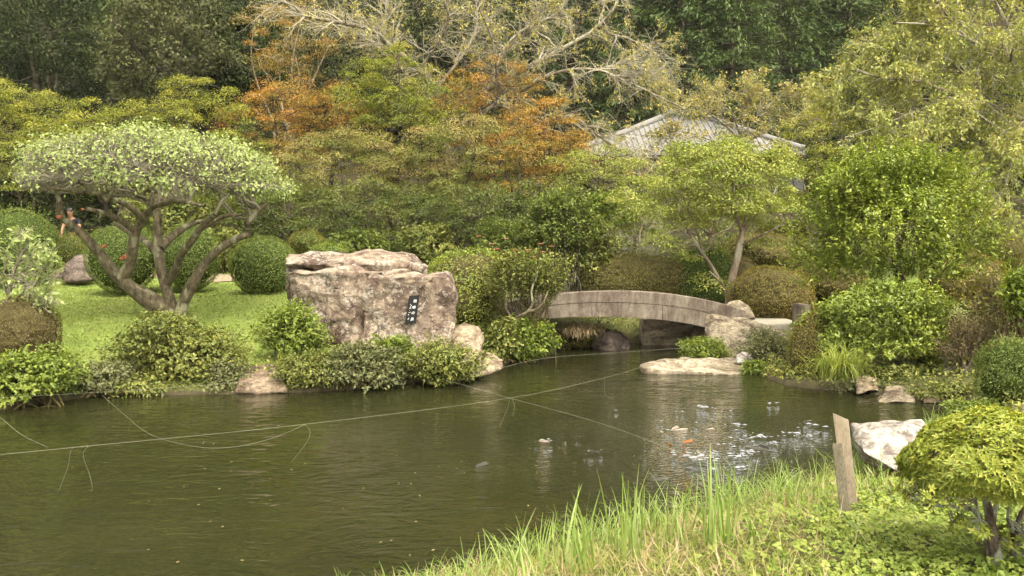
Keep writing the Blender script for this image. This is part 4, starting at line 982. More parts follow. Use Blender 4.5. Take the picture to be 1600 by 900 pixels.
    ob('crown', leaf_mesh('crown', P, N, U, Ls, Ls * .55, np.clip(np.repeat(rng.random(len(Ek)), per) * .4 + .6 * rng.random(n), 0, 1)), LM['plum'], root)
    # reddish sealed pruning cuts
    CUT = plain_mat('pruning_seal', (.30, .095, .05), .8, .3, .3, 30)
    for (x, y, dd, r) in ((93, 339, 15.82, .05), (163, 385, 16.08, .045), (196, 401, 16.18, .055), (190, 404, 16.15, .04), (129, 327, 15.27, .03)):
        p = W(x, y, dd) - base; Vv, Ff = ico(2)
        Vv = Vv * (1 + .18 * np.sin(Vv[:, :1] * 5 + x)) * r * [1, .8, .75] + p
        ob('pruning_scar', mesh_np('pruning_scar', Vv, [Ff], smooth=True), CUT, root)
plum_tree()

# ------------------------------------------------------------------ left-hand planting
def small_plum():
    limbs = [([(12, 560, 13.6), (14, 470, 13.6), (20, 430, 13.5), (35, 395, 13.4), (40, 370, 13.4)], .05, .015), ([(14, 490, 13.6), (35, 455, 13.3), (60, 435, 13.1), (72, 415, 13.0)], .03, .01),
             ([(16, 470, 13.6), (-5, 420, 13.5), (-20, 380, 13.5)], .03, .01), ([(18, 450, 13.5), (40, 430, 13.8), (55, 395, 14)], .025, .01), ([(20, 480, 13.6), (45, 470, 13.2), (62, 470, 13)], .02, .008)]
    limb_tree('small pale leaved twiggy tree cut off by the left edge', gd(12, 13.6), limbs, LM['plum'], BK_GREY, 31, 70, .45, 330, .25, 300, .14, 1500, .085, name='plum_tree', grav=.1, wl=.55, dj=.7)
small_plum()
BX = 'round clipped bushes behind the lawn'
bush('large rounded dark green bush at left edge with loose shoots on top', 30, 387, 58, 60, 22.5, LM['box'], TWIG, 101, n=9000, leaf=.05, group=BX, shoots=160, boxy=2.3, shl=.35)
bush('small yellow green ball bush below the seated person', 117, 392, 28, 27, 24.2, LM['box_olive'], TWIG, 102, n=3000, leaf=.05, group=BX)
bush('rounded green bush just behind the forked trunks of the umbrella tree, left one', 192, 402, 55, 52, 20.6, LM['box'], TWIG, 103, n=8000, leaf=.05, group=BX, boxy=2.2)
bush('rounded green bush just behind the forked trunks of the umbrella tree, right one', 296, 403, 46, 52, 20.8, LM['box'], TWIG, 104, n=8000, leaf=.05, group=BX, boxy=2.2)
bush('ball bush touching the left side of the inscribed boulder', 413, 417, 51, 48, 19.8, LM['box'], TWIG, 105, n=8000, leaf=.048, group=BX, boxy=2.1)
bush('low pale green clipped bush peeping over the inscribed boulder', 512, 398, 30, 18, 20.5, LM['fresh'], TWIG, 106, n=2500, leaf=.05, group=BX)
bush('small dark rounded bush between ball bush and inscribed boulder', 480, 380, 28, 20, 23, LM['box_olive'], TWIG, 107, n=2500, leaf=.05, group=BX)
bush('brownish green rounded bush at the far right by the white stone', 1562, 394, 36, 33, 24.6, LM['box_olive'], TWIG_BROWN, 108, n=5000, leaf=.05, group=BX)
bush('brownish olive clipped mound at left edge over the pond', 28, 522, 62, 55, 13.1, LM['box_brown'], TWIG_BROWN, 109, n=8000, leaf=.034, lump=.06, boxy=2.3, shoots=60, shl=.12)
shrub('bright green broad leaved shrub at the waterline on left edge', 40, 592, 88, 48, 12.0, LM['fresh'], TWIG_BROWN, 110, shoots=760, leaf=.065, wl=.6)
shrub('big dark ivy mass under the umbrella tree', 275, 558, 108, 66, 13.5, LM['ivy'], TWIG_BROWN, 111, shoots=1250, leaf=.06, wl=.6, ryf=.65)
shrub('bushy ivy top around the foot of the forked trunks', 262, 515, 70, 28, 14.6, LM['ivy'], TWIG_BROWN, 112, shoots=380, leaf=.06, wl=.6)
shrub('grey green creeping plant on the bank left of the ivy mass', 150, 596, 75, 32, 12.8, LM['grey'], TWIG_BROWN, 113, shoots=620, leaf=.05, wl=.5)
shrub('fine leaved creeper on the bank right of the ivy mass', 352, 590, 48, 34, 13.1, LM['grey'], TWIG_BROWN, 114, shoots=420, leaf=.05, wl=.5)
shrub('fresh green leafy shrub at the left foot of the inscribed boulder', 458, 522, 62, 50, 14.2, LM['fresh'], TWIG_BROWN, 115, shoots=520, leaf=.08, wl=.42, shl=.45)
shrub('dense dark groundcover overhanging the water below the leafy shrub', 480, 584, 62, 38, 13.2, LM['ivy'], TWIG_BROWN, 116, shoots=620, leaf=.05, wl=.5)
shrub('light green groundcover below the middle of the inscribed boulder', 562, 574, 74, 44, 13.4, LM['grey'], TWIG_BROWN, 117, shoots=760, leaf=.06, wl=.5)
shrub('tall fresh weeds in front of the boulder below the plaque', 612, 560, 42, 40, 13.9, LM['fresh'], TWIG_BROWN, 118, shoots=330, leaf=.08, wl=.45, shl=.4)
shrub('yellow flecked groundcover below the plaque end of the boulder', 690, 568, 66, 38, 13.7, LM['ivy'], TWIG_BROWN, 119, shoots=600, leaf=.06, wl=.5)
shrub('thin creeping weeds hanging to the water left of the ivy', 215, 604, 60, 20, 12.9, LM['ivy'], TWIG_BROWN, 125, shoots=330, leaf=.05)
shrub('leafy weeds on the bank left of the arch', 822, 532, 50, 38, 16.4, LM['fresh'], TWIG_BROWN, 120, shoots=460, leaf=.075, wl=.55)
shrub('small leafy plant between the jagged rock and the arch', 782, 532, 34, 34, 15.9, LM['ivy'], TWIG_BROWN, 121, shoots=330, leaf=.07, wl=.6)
shrub('mossy weeds hanging under the left end of the bridge', 905, 526, 52, 24, 18.6, LM['box_yellow'], TWIG_BROWN, 122, shoots=300, leaf=.06, wl=.3)
bush('yellow green hedge with brown twiggy patch behind the boulder', 728, 455, 62, 56, 17.3, LM['glossy'], TWIG_BROWN, 123, n=7500, leaf=.055, name='hedge', cat='hedge', lump=.12, fuzz=.12, shoots=120, shl=.2, boxy=2.6)
rose = shrub('loose bush with orange pink blooms at the left end of the bridge', 822, 428, 70, 40, 16.6, LM['ivy'], TWIG_BROWN, 124, shoots=900, leaf=.06, wl=.5, shl=.4, name='flowering_bush', cat='bush')
FLOW = plain_mat('orange_pink_petal', (.66, .30, .20), .6, .3, .25, 40)
for k, (x, y) in enumerate(((748, 370), (768, 382), (776, 390), (790, 374), (805, 392), (808, 402), (833, 402), (845, 382), (848, 395), (825, 392), (862, 386))):
    rng = RNG(500 + k); p = W(x, y, 16.3 + .4 * rng.random()) - np.array(rose.location); pet = 6
    a = np.arange(pet) / pet * 6.28 + rng.random(); u = np.stack([np.cos(a), np.sin(a), .35 + .3 * rng.random(pet)], 1)
    ob('flower', leaf_mesh('flower', np.repeat(p[None], pet, 0), np.stack([-np.cos(a) * .3, -np.sin(a) * .3, np.ones(pet)], 1), u, .065, .06, rng.random(pet), .3), FLOW, rose)
    tb = Tubes(); c0 = W(835, 425, 16.6) - np.array(rose.location); st = c0 + (p - c0) * .35
    tb.path([st, (st + p) / 2 + rng.normal(size=3) * .03, p], [.007, .005, .004], 4, 3); tb.obj('flower_stalk', TWIG_BROWN, rose)
tb = Tubes(); ro = np.array(rose.location)
for P in ([(812, 500, 16.2), (822, 490, 16.15), (832, 475, 16.1), (830, 455, 16.1), (838, 432, 16.2), (842, 415, 16.3)], [(795, 505, 16.2), (815, 492, 16.0), (840, 482, 15.9), (850, 470, 15.9), (856, 455, 16.0)], [(800, 500, 16.3), (790, 480, 16.2), (792, 455, 16.3)]):
    tb.path([W(*p) - ro for p in P], np.linspace(.034, .014, len(P)), 7, 4)
tb.obj('trunk', BK_PLUM, rose)
# ------------------------------------------------------------------ planting behind and right of the bridge
bush('long olive clipped azalea hedge behind the bridge', 1005, 440, 105, 42, 21.8, LM['box_olive'], TWIG_BROWN, 130, n=12000, leaf=.05, name='hedge', cat='hedge', lump=.08, boxy=3.0, ryf=.45, shoots=60, shl=.15)
bush('darker clipped hedge below the slender maple trunk', 1100, 436, 52, 44, 21.6, LM['box'], TWIG, 131, n=6000, leaf=.05, name='hedge', cat='hedge', lump=.10, boxy=2.6, ryf=.7)
bush('yellowish brown rounded azalea mound right of the bridge end', 1207, 462, 62, 46, 19.6, LM['box_yellow'], TWIG_BROWN, 132, n=9000, leaf=.046, lump=.07, boxy=2.2)
bush('brownish azalea mound between slender maple and yellowish mound', 1150, 440, 40, 40, 22, LM['box_brown'], TWIG_BROWN, 133, n=4500, leaf=.05, lump=.08)
bush('tiered azalea mound above the yellowish mound', 1190, 398, 70, 34, 24, LM['box_olive'], TWIG_BROWN, 134, n=7000, leaf=.055, lump=.14, boxy=2.4)
bush('orange tipped azalea mound highest in the tier', 1222, 368, 42, 22, 26, LM['box_yellow'], TWIG_BROWN, 135, n=4000, leaf=.055, lump=.10)
bush('low clipped mound at right behind the big evergreen', 1500, 430, 60, 40, 19, LM['box_yellow'], TWIG_BROWN, 136, n=5500, leaf=.05, lump=.10)
shrub('dark glossy shrub behind the flowering bush', 868, 352, 62, 52, 21.5, LM['box'], BK_DARK, 137, shoots=900, leaf=.085, wl=.5, name='evergreen_shrub')
shrub('dark green shrub right of the glossy one behind the bridge', 915, 385, 48, 48, 21.8, LM['ivy'], BK_DARK, 138, shoots=520, leaf=.10, wl=.5, name='evergreen_shrub')
shrub('dim green shrub behind the hedge with brown patch', 790, 385, 55, 40, 22.5, LM['box'], BK_DARK, 139, shoots=560, leaf=.09, wl=.5)
shrub('yellow green broad leaved shrub behind the azalea hedge', 950, 345, 45, 50, 26, LM['fresh'], BK_PALE, 140, shoots=430, leaf=.14, wl=.4)
shrub('dull undergrowth shrub left of the ball bush', 350, 395, 45, 36, 24, LM['ivy'], TWIG_BROWN, 141, shoots=420, leaf=.1, wl=.5)
shrub('undergrowth shrub behind the inscribed boulder at its left', 560, 385, 60, 34, 24.5, LM['box'], TWIG_BROWN, 142, shoots=520, leaf=.1, wl=.5)
shrub('undergrowth shrub behind the inscribed boulder at its right', 668, 388, 60, 40, 24.3, LM['ivy'], TWIG_BROWN, 143, shoots=520, leaf=.1, wl=.5)
shrub('dim undergrowth above the seated person', 120, 330, 70, 45, 29, LM['dark'], BK_DARK, 144, shoots=520, leaf=.13, wl=.5)
shrub('dim undergrowth above the twin round bushes', 270, 338, 80, 42, 26.5, LM['ivy'], BK_DARK, 145, shoots=620, leaf=.12, wl=.5)
shrub('dim undergrowth at the foot of the green maples on the left edge', 10, 325, 60, 42, 30, LM['dark'], BK_DARK, 146, shoots=420, leaf=.13, wl=.5)
shrub('shaded weeds on the bank behind the arch', 920, 515, 70, 26, 20.2, LM['box_olive'], TWIG_BROWN, 147, shoots=420, leaf=.07)
# bare little plum with white lichened twigs
limb_tree('small bare tree with whitish lichened twigs behind the bridge', gd(1012, 22.8), [([(1013, 460, 22.8), (1011, 420, 22.8), (1014, 405, 22.8)], .06, .045), ([(1014, 406, 22.8), (990, 398, 22.6), (965, 393, 22.4), (950, 380, 22.3)], .035, .012), ([(1014, 406, 22.8), (1030, 398, 22.7), (1055, 388, 22.6), (1075, 368, 22.6)], .035, .012),
          ([(1014, 406, 22.8), (1005, 385, 23), (1012, 360, 23.2), (1030, 345, 23.3)], .03, .01), ([(1012, 408, 22.8), (985, 388, 23), (975, 370, 23)], .025, .01)], LM['fresh'], BK_GREY, 151, 60, .55, 420, .35, 500, .2, 500, .08, name='plum_tree', grav=.1)

# big evergreen bush on the right bank
EV = shrub('big rounded light green evergreen bush on the right bank', 1388, 362, 138, 128, 14.9, LM['glossy'], TWIG_BROWN, 160, shoots=3400, m=13, leaf=.066, wl=.48, shl=.24, ryf=.85, lump=.20, name='evergreen_tree', cat='tree')
tb = Tubes(); eo = np.array(EV.location)
tb.path([W(1428, 520, 14.9) - eo, W(1422, 470, 14.9) - eo, W(1405, 430, 14.9) - eo, W(1390, 370, 14.9) - eo], [.10, .085, .07, .03], 8, 4); tb.path([W(1422, 465, 14.9) - eo, W(1450, 430, 14.8) - eo, W(1465, 380, 14.8) - eo], [.06, .045, .02], 7, 4); tb.obj('trunk', BK_DARK, EV)
shrub('dark green spreading evergreen bush under the big rounded one', 1372, 518, 120, 76, 14.0, LM['glossy'], TWIG_BROWN, 161, shoots=2500, m=12, leaf=.06, wl=.48, shl=.22, lump=.18, name='evergreen_tree', cat='tree')
bush('yellow brown fine leaved bush at the waterline left of the dark evergreen', 1272, 548, 36, 58, 14.2, LM['box_yellow'], TWIG_BROWN, 162, n=5500, leaf=.036, lump=.13, shoots=90, shl=.14, fuzz=.12)
shrub('yellowing bush with bare twigs at the right edge', 1560, 470, 75, 58, 13.2, LM['box_yellow'], BK_PALE, 163, shoots=560, leaf=.055, wl=.5)
shrub('brown twiggy bush above the ledge stones on the right bank', 1515, 535, 55, 48, 12.8, LM['box_brown'], BK_PALE, 164, shoots=420, leaf=.04, wl=.5)
bush('dense dark green bush low at the right edge', 1602, 585, 72, 58, 10.6, LM['box'], TWIG, 165, n=9000, leaf=.034, lump=.10, fuzz=.12, shoots=120, shl=.14)
shrub('broad leaved climber at the right edge over the yellowing bush', 1598, 455, 40, 38, 12.3, LM['fresh'], TWIG_BROWN, 166, shoots=160, leaf=.09, wl=.7)
shrub('fern like fresh plants behind the flat rock', 1100, 546, 42, 20, 16.3, LM['fresh'], TWIG_BROWN, 167, shoots=420, leaf=.08, wl=.25)
shrub('grey green creeper over the bank right of the abutment boulder', 1205, 555, 48, 36, 15.5, LM['grey'], TWIG_BROWN, 168, shoots=430, leaf=.045, wl=.5)
shrub('little bright green plant at the right end of the flat rock', 1180, 578, 26, 18, 14.9, LM['fresh'], TWIG_BROWN, 169, shoots=200, leaf=.05, wl=.6)
shrub('bright weeds on the bank tip before the dark bush', 1520, 642, 48, 18, 9.9, LM['fresh'], TWIG_BROWN, 170, shoots=330, leaf=.05, wl=.4)
shrub('bright green weeds seen below the twiggy bush', 1465, 570, 45, 30, 14.2, LM['fresh'], TWIG_BROWN, 171, shoots=330, leaf=.07, wl=.4)
shrub('low shaded creeper below the dark evergreen at the water', 1420, 590, 50, 24, 13.4, LM['ivy'], TWIG_BROWN, 172, shoots=330, leaf=.06, wl=.5)

shrub('creeping weeds at the waterline right of the sedge tuft', 1350, 606, 50, 16, 13.2, LM['grey'], TWIG_BROWN, 173, shoots=260, leaf=.05)
shrub('weeds hanging over the water under the twiggy bush', 1485, 615, 55, 18, 12.2, LM['ivy'], TWIG_BROWN, 174, shoots=330, leaf=.05)
shrub('weeds at the waterline left of the sedge tuft', 1225, 590, 34, 18, 14.5, LM['box_yellow'], TWIG_BROWN, 175, shoots=220, leaf=.05)
shrub('thin creeper growing over the abutment boulder', 1190, 525, 36, 18, 16.25, LM['grey'], TWIG_BROWN, 176, shoots=110, leaf=.045)
bush('olive rounded bush between yellowish mound and big evergreen', 1300, 440, 55, 42, 20.5, LM['box_olive'], TWIG_BROWN, 177, n=4500, leaf=.05, lump=.1)
# ------------------------------------------------------------------ garden trees
GM = 'maples behind the garden'
maple('yellow green maple at the far left edge', 30, 215, 125, 112, 29.5, LM['maple_yellow'], BK_DARK, 201, n_pads=84, per=284, group=GM, stems=2, padr=.62)
maple('green maple behind the left half of the umbrella tree', 165, 238, 120, 92, 28.5, LM['maple_green'], BK_DARK, 202, n_pads=81, per=284, group=GM, stems=2, padr=.6)
maple('yellow green maple behind the right half of the umbrella tree', 300, 222, 112, 112, 29.5, LM['maple_yellow'], BK_DARK, 203, n_pads=81, per=284, group=GM, stems=2, padr=.6)
maple('shaded green maple between umbrella tree and undergrowth', 395, 300, 75, 62, 27, LM['maple_green'], BK_DARK, 204, n_pads=49, per=260, group=GM)
maple('thin stemmed orange maple against the dark trees, top left of centre', 455, 62, 92, 78, 35, LM['maple_orange'], BK_PALE, 205, n_pads=40, per=201, group=GM, stems=3, fork=-.2, padr=.7, tr=.10)
maple('orange maple right of the umbrella tree crown', 432, 185, 88, 80, 31.5, LM['maple_orange'], BK_DARK, 206, n_pads=59, per=260, group=GM, padr=.62)
maple('tall green maple in the middle of the orange ones', 620, 178, 98, 112, 30, LM['maple_green'], BK_DARK, 207, n_pads=84, per=284, group=GM, stems=2, padr=.58)
maple('rosy tinged maple above the left end of the inscribed boulder', 545, 268, 118, 72, 27.6, LM['maple_rose'], BK_DARK, 208, n_pads=73, per=260, group=GM, stems=2, padr=.58)
maple('low spreading green maple directly behind the inscribed boulder', 580, 335, 125, 55, 25.8, LM['maple_shaded'], BK_DARK, 209, n_pads=65, per=260, group=GM, stems=3, fork=-.3, padr=.52, tr=.08)
maple('orange brown maple with level sprays below the bare cherry', 770, 175, 105, 92, 32, LM['maple_orange'], BK_DARK, 210, n_pads=68, per=260, group=GM, padr=.66)
maple('rust coloured maple left of the tiled roof', 850, 215, 74, 72, 29.5, LM['maple_orange'], BK_DARK, 211, n_pads=51, per=260, group=GM, padr=.6)
maple('rosy green maple above the plaque end of the boulder', 720, 248, 105, 80, 28, LM['maple_rose'], BK_DARK, 212, n_pads=70, per=260, group=GM, stems=2, padr=.58)
maple('low green maple behind the hedge right of the boulder', 745, 335, 108, 52, 25.2, LM['maple_shaded'], BK_DARK, 213, n_pads=59, per=260, group=GM, stems=3, fork=-.3, padr=.5, tr=.08)
maple('yellowish maple under the arching bare branches', 935, 285, 90, 68, 28, LM['maple_light'], BK_DARK, 214, n_pads=51, per=247, group=GM, padr=.55, tr=.08)
maple('pale yellow green undergrowth maple left of the slender maple', 1000, 335, 75, 62, 25.5, LM['maple_light'], BK_PALE, 215, n_pads=38, per=236, group=GM, padr=.5, tr=.06)
maple('light green maple filling the gap behind the slender maple', 1110, 300, 115, 72, 27, LM['maple_light'], BK_PALE, 218, n_pads=60, per=247, group=GM, padr=.55, tr=.06)
maple('yellow green maple behind the slender maple', 1265, 262, 82, 92, 25, LM['maple_yellow'], BK_PALE, 217, n_pads=46, per=236, group=GM, padr=.5, tr=.06)
maple('orange tipped maple left of the bare cherry trunk', 520, 190, 70, 70, 32.5, LM['maple_orange'], BK_DARK, 221, n_pads=50, per=184, group=GM)
maple('mixed green and rose maple below the bare cherry trunk', 650, 285, 95, 65, 28.5, LM['maple_rose'], BK_DARK, 222, n_pads=55, per=184, group=GM)
maple('green maple low behind the round bush beside the boulder', 440, 325, 85, 58, 26.2, LM['maple_shaded'], BK_DARK, 223, n_pads=50, per=184, group=GM)
maple('yellowing maple left of the rust coloured one', 800, 265, 80, 60, 28.2, LM['maple_orange'], BK_DARK, 224, n_pads=46, per=184, group=GM)
maple('green maple low behind the flowering bush', 840, 320, 80, 50, 25.6, LM['maple_shaded'], BK_DARK, 225, n_pads=46, per=184, group=GM)
# slender light green maple right of the bridge, limbs follow the photograph
def slender_maple():
    rng = RNG(216); d = 20.6; base = gd(1140, d)
    root = thing('maple_tree', 'slender light green maple with forked pale trunk right of the bridge', 'tree', base, GM)
    tb = Tubes(); nodes = []
    for P, r0, r1 in (([(1138, 478, 20.6), (1143, 440, 20.6), (1150, 410, 20.6), (1156, 385, 20.6), (1160, 360, 20.7)], .10, .07), ([(1160, 362, 20.7), (1150, 335, 20.5), (1147, 305, 20.4), (1145, 270, 20.3)], .05, .025),
                      ([(1160, 362, 20.7), (1180, 345, 20.9), (1200, 320, 21.1), (1215, 290, 21.3)], .05, .02), ([(1155, 385, 20.6), (1200, 362, 20.2), (1235, 345, 20)], .03, .012),
                      ([(1140, 470, 20.6), (1120, 430, 20.8), (1098, 395, 21), (1075, 360, 21.2), (1060, 330, 21.3)], .055, .025), ([(1098, 395, 21), (1085, 350, 20.6), (1068, 310, 20.3)], .03, .015),
                      ([(1085, 375, 21.1), (1050, 350, 21.3), (1020, 330, 21.4)], .025, .012), ([(1140, 460, 20.6), (1125, 440, 20.3), (1110, 425, 20.1)], .03, .012), ([(1150, 335, 20.5), (1120, 300, 20.8), (1095, 270, 21)], .03, .012),
                      ([(1160, 362, 20.7), (1170, 320, 21.2), (1178, 280, 21.6), (1185, 250, 21.8)], .04, .015)):
        pp, rr = tb.path([W(*p) - base for p in P], np.linspace(r0, r1, len(P)), 7, 4)
        nodes += [(pp[i], rr[i]) for i in range(len(pp) // 3, len(pp))]
    nd = np.array([n for n, _ in nodes]); nr = np.array([r for _, r in nodes])
    ends = pads_in(rng, 110, W(1128, 286, d) - base, np.array([138, 105, 84]) * d / FPX, -.7, .35, .14)
    ends = np.vstack([ends, [W(x, y, d + rng.normal() * .5) - base for x, y in ((1050, 385), (1080, 400), (1100, 430), (1035, 370), (1220, 350), (1190, 375), (1115, 385), (1240, 320), (1120, 440))]])
    dd = np.linalg.norm(ends[:, None] - nd[None], axis=2) + np.maximum(0, nd[None, :, 2] - ends[:, None, 2]) * .8
    k = np.argmin(dd, 1); P, R = link_paths(nd[k], ends, np.minimum(nr[k] * .6, .02), np.full(len(ends), .006), 6, rng, .07, up=.05); tb.batch(P, R, 5)
    pr = .40 * (.6 + .8 * rng.random(len(ends))); twig_fan(rng, tb, ends, pr, 8, .3, .005)
    tb.obj('trunk', BK_PALE, root)
    P, N, U = pad_leaves(rng, ends, pr, 210, .3, .6, .35)
    Ls = .058 * (.7 + .6 * rng.random(len(P)))
    ob('crown', leaf_mesh('crown', P, N, U, Ls, Ls * .7, np.clip(np.repeat(rng.random(len(ends)), 210) * .5 + rng.random(len(P)) * .5, 0, 1)), LM['maple_light'], root)
slender_maple()

# ------------------------------------------------------------------ half bare cherries
limb_tree('half bare cherry with grey arching limbs at top centre', gd(715, 33.5), [
    ([(715, 360, 33.5), (705, 270, 33.5), (698, 200, 33.4), (680, 140, 33.2), (655, 108, 33)], .26, .17), ([(655, 108, 33), (610, 72, 32.6), (575, 45, 32.2), (530, 35, 31.8), (470, 22, 31.5), (430, -10, 31)], .15, .05),
    ([(650, 105, 33), (615, 80, 33.8), (600, 45, 34), (606, 15, 34.2), (590, -40, 34.5)], .12, .06), ([(640, 98, 33), (590, 70, 33.5), (540, 45, 34.4), (490, 28, 35)], .09, .03),
    ([(698, 190, 33.4), (760, 165, 33), (782, 150, 32.8), (776, 110, 32.5), (768, 60, 32.3), (750, 15, 32)], .10, .04),
    ([(690, 175, 33.3), (760, 140, 33.5), (830, 102, 33.8), (885, 72, 34), (930, 45, 34.2), (962, 8, 34.4), (980, -40, 34.6)], .14, .05), ([(930, 47, 34.2), (985, 62, 33.8), (1020, 80, 33.5), (1045, 100, 33.2)], .06, .02),
    ([(700, 205, 33.4), (800, 150, 32.6), (870, 114, 32), (930, 109, 31.5), (980, 128, 31.2), (1030, 152, 31), (1075, 172, 30.8)], .11, .025), ([(930, 109, 31.5), (985, 100, 31.8), (1030, 118, 31.8)], .05, .015),
    ([(715, 260, 33.5), (820, 205, 32), (890, 182, 31), (925, 205, 30.4), (975, 238, 30), (1015, 258, 29.8)], .10, .03), ([(860, 235, 31), (900, 262, 30), (955, 283, 29.4), (1005, 283, 29)], .06, .02),
    ([(775, 110, 32.5), (800, 70, 32.2), (835, 40, 32), (850, 0, 32)], .06, .02), ([(680, 140, 33.2), (720, 90, 34), (745, 40, 34.6), (740, -20, 35)], .09, .04), ([(760, 140, 33.5), (800, 60, 34.5), (870, 20, 35.2), (900, -20, 35.6)], .07, .03),
    ([(655, 108, 33), (690, 60, 32.4), (700, 20, 32), (680, -30, 31.6)], .07, .03)],
    LM['cherry'], BK_GREY, 301, 440, 1.5, 3500, .85, 4800, .5, 15000, .095, group='half bare cherries', grav=.16, side_up=.10, hang=.8)
limb_tree('olive leaved cherry with drooping branches at the upper right', gd(1660, 25.5), [
    ([(1665, 440, 25.5), (1650, 330, 25.5), (1635, 240, 25.5), (1615, 170, 25.4)], .24, .15), ([(1615, 170, 25.4), (1585, 115, 25.2), (1555, 85, 25), (1510, 60, 24.6), (1460, 40, 24.2), (1400, 35, 24)], .11, .02),
    ([(1625, 200, 25.4), (1560, 170, 25), (1500, 150, 24.6), (1430, 126, 24.2), (1380, 122, 24), (1320, 105, 23.8)], .10, .02), ([(1430, 126, 24.2), (1415, 95, 24.4), (1390, 75, 24.5)], .05, .015), ([(1505, 150, 24.6), (1440, 170, 24.2), (1380, 195, 24), (1320, 215, 23.8)], .05, .015),
    ([(1635, 240, 25.5), (1560, 200, 24.6), (1500, 165, 24), (1460, 190, 23.4), (1425, 230, 23)], .06, .012), ([(1640, 260, 25.5), (1590, 230, 24.8), (1540, 260, 24), (1490, 290, 23.4), (1450, 300, 23)], .06, .012),
    ([(1610, 165, 25.4), (1575, 100, 25.8), (1580, 60, 26), (1560, 10, 26.4), (1530, -30, 26.6)], .08, .03), ([(1585, 115, 25.2), (1580, 85, 24.6), (1600, 60, 24.2), (1640, 40, 24)], .05, .02), ([(1640, 250, 25.5), (1600, 190, 24.4), (1585, 240, 23.6), (1565, 310, 23.2)], .05, .012),
    ([(1560, 170, 25), (1500, 110, 25.6), (1440, 70, 26), (1380, 60, 26.2)], .06, .015), ([(1510, 60, 24.6), (1470, 10, 24.6), (1450, -30, 24.6)], .05, .02), ([(1600, 150, 25.4), (1540, 120, 26.4), (1470, 110, 27), (1400, 100, 27.4), (1330, 90, 27.6)], .07, .015),
    ([(1500, 160, 24.2), (1420, 190, 25), (1350, 170, 25.4), (1290, 150, 25.6)], .05, .012), ([(1620, 220, 25.4), (1560, 230, 26.2), (1480, 240, 26.8), (1400, 225, 27)], .06, .012)],
    LM['cherry_olive'], BK_GREY, 302, 400, 1.2, 2600, .7, 2200, .35, 40000, .105, group='half bare cherries', grav=.22, side_up=.05, hang=.8, dj=1.6)
limb_tree('thin yellow leaved cherry before the tiled roof', gd(1165, 33), [
    ([(1165, 330, 33), (1162, 260, 33), (1158, 215, 33)], .12, .08), ([(1158, 220, 33), (1120, 185, 32.8), (1080, 165, 32.5), (1040, 160, 32.3)], .06, .015), ([(1158, 215, 33), (1140, 170, 33.2), (1115, 145, 33.4), (1095, 135, 33.4)], .05, .015),
    ([(1158, 215, 33), (1185, 180, 33), (1215, 155, 33), (1250, 145, 33)], .06, .015), ([(1160, 225, 33), (1210, 200, 32.5), (1255, 185, 32.2), (1290, 190, 32)], .05, .012), ([(1158, 215, 33), (1165, 170, 32.6), (1180, 140, 32.4)], .05, .012), ([(1160, 240, 33), (1100, 215, 32), (1060, 205, 31.5), (1020, 215, 31.2)], .045, .012)],
    LM['cherry'], BK_GREY, 303, 160, 1.1, 1100, .6, 1200, .3, 11000, .09, group='half bare cherries', grav=.12, hang=.5, dj=1.4)

# ------------------------------------------------------------------ dark forest on the slope behind
FO = 'forest trees on the slope behind the garden'
e1 = clump_tree('olive evergreen with rounded crown in the dark forest, top left', 270, 72, 128, 118, 41, LM['olive'], BK_DARK, 401, n_pads=110, per=230, leaf=.16, padr=.75, tr=.25, group=FO, lo=-.9)
e2 = clump_tree('dark layered evergreen between olive evergreen and orange maple', 372, 95, 62, 110, 42, LM['dark'], BK_DARK, 402, n_pads=70, per=230, leaf=.16, padr=.75, tr=.25, group=FO, flat=.4, up=.5, droop=.4, lo=-.95)
e3 = clump_tree('very dark evergreen in the top left corner', 70, 90, 120, 130, 45, LM['dark'], BK_DARK, 403, n_pads=90, per=230, leaf=.17, padr=.85, tr=.25, group=FO, lo=-.95)
def conifer(seed, H=17.0, R=3.1, whorls=34):
    rng = RNG(seed); root = thing('conifer_tree', 'x', 'tree'); tb = Tubes()
    tb.path([[0, 0, -.3], [.05, 0, H * .5], [0, .05, H]], [.26, .15, .02], 8, 3)
    cen, rad, A, E = [], [], [], []
    for i in range(whorls):
        t = i / whorls; z = H * (.06 + .93 * t); L = R * (1 - t) ** .62 * (.8 + .35 * rng.random()) + .25
        for a in np.linspace(0, 6.28, 7, endpoint=False) + rng.random() * 6.28:
            l = L * (.75 + .4 * rng.random()); e = np.array([np.cos(a) * l, np.sin(a) * l, z - .22 * l + .2 * rng.normal()])
            A.append([0, 0, z]); E.append(e)
            for q in (.55, .8, 1.0):
                cen.append(np.array([0, 0, z]) * (1 - q) + e * q + rng.normal(size=3) * .12); rad.append((.40 + .2 * l / R) * (1.15 - .25 * q))
    P, Rr = link_paths(np.array(A), np.array(E), np.full(len(A), .035), np.full(len(A), .01), 5, rng, .04, up=.06); tb.batch(P, Rr, 4)
    tb.obj('trunk', BK_DARK, root)
    cen = np.array(cen); rad = np.array(rad); per = 30
    P, N, U = pad_leaves(rng, cen, rad, per, .38, .55, .5, .4, .5)
    out = unit(P * [1, 1, 0]); U = unit(out + rng.normal(size=P.shape) * .5 - [0, 0, .5])
    Ls = .27 * (.6 + .8 * rng.random(len(P)))
    ob('crown', leaf_mesh('crown', P, N, U, Ls, Ls * .24, np.clip(np.repeat(rng.random(len(cen)), per) * .5 + .5 * rng.random(len(P)), 0, 1)), LM['conifer'], root)
    return root
c1 = conifer(411); c2 = conifer(412, 16, 3.4)
RS = 'conifers right of the bare cherry'
used = set()
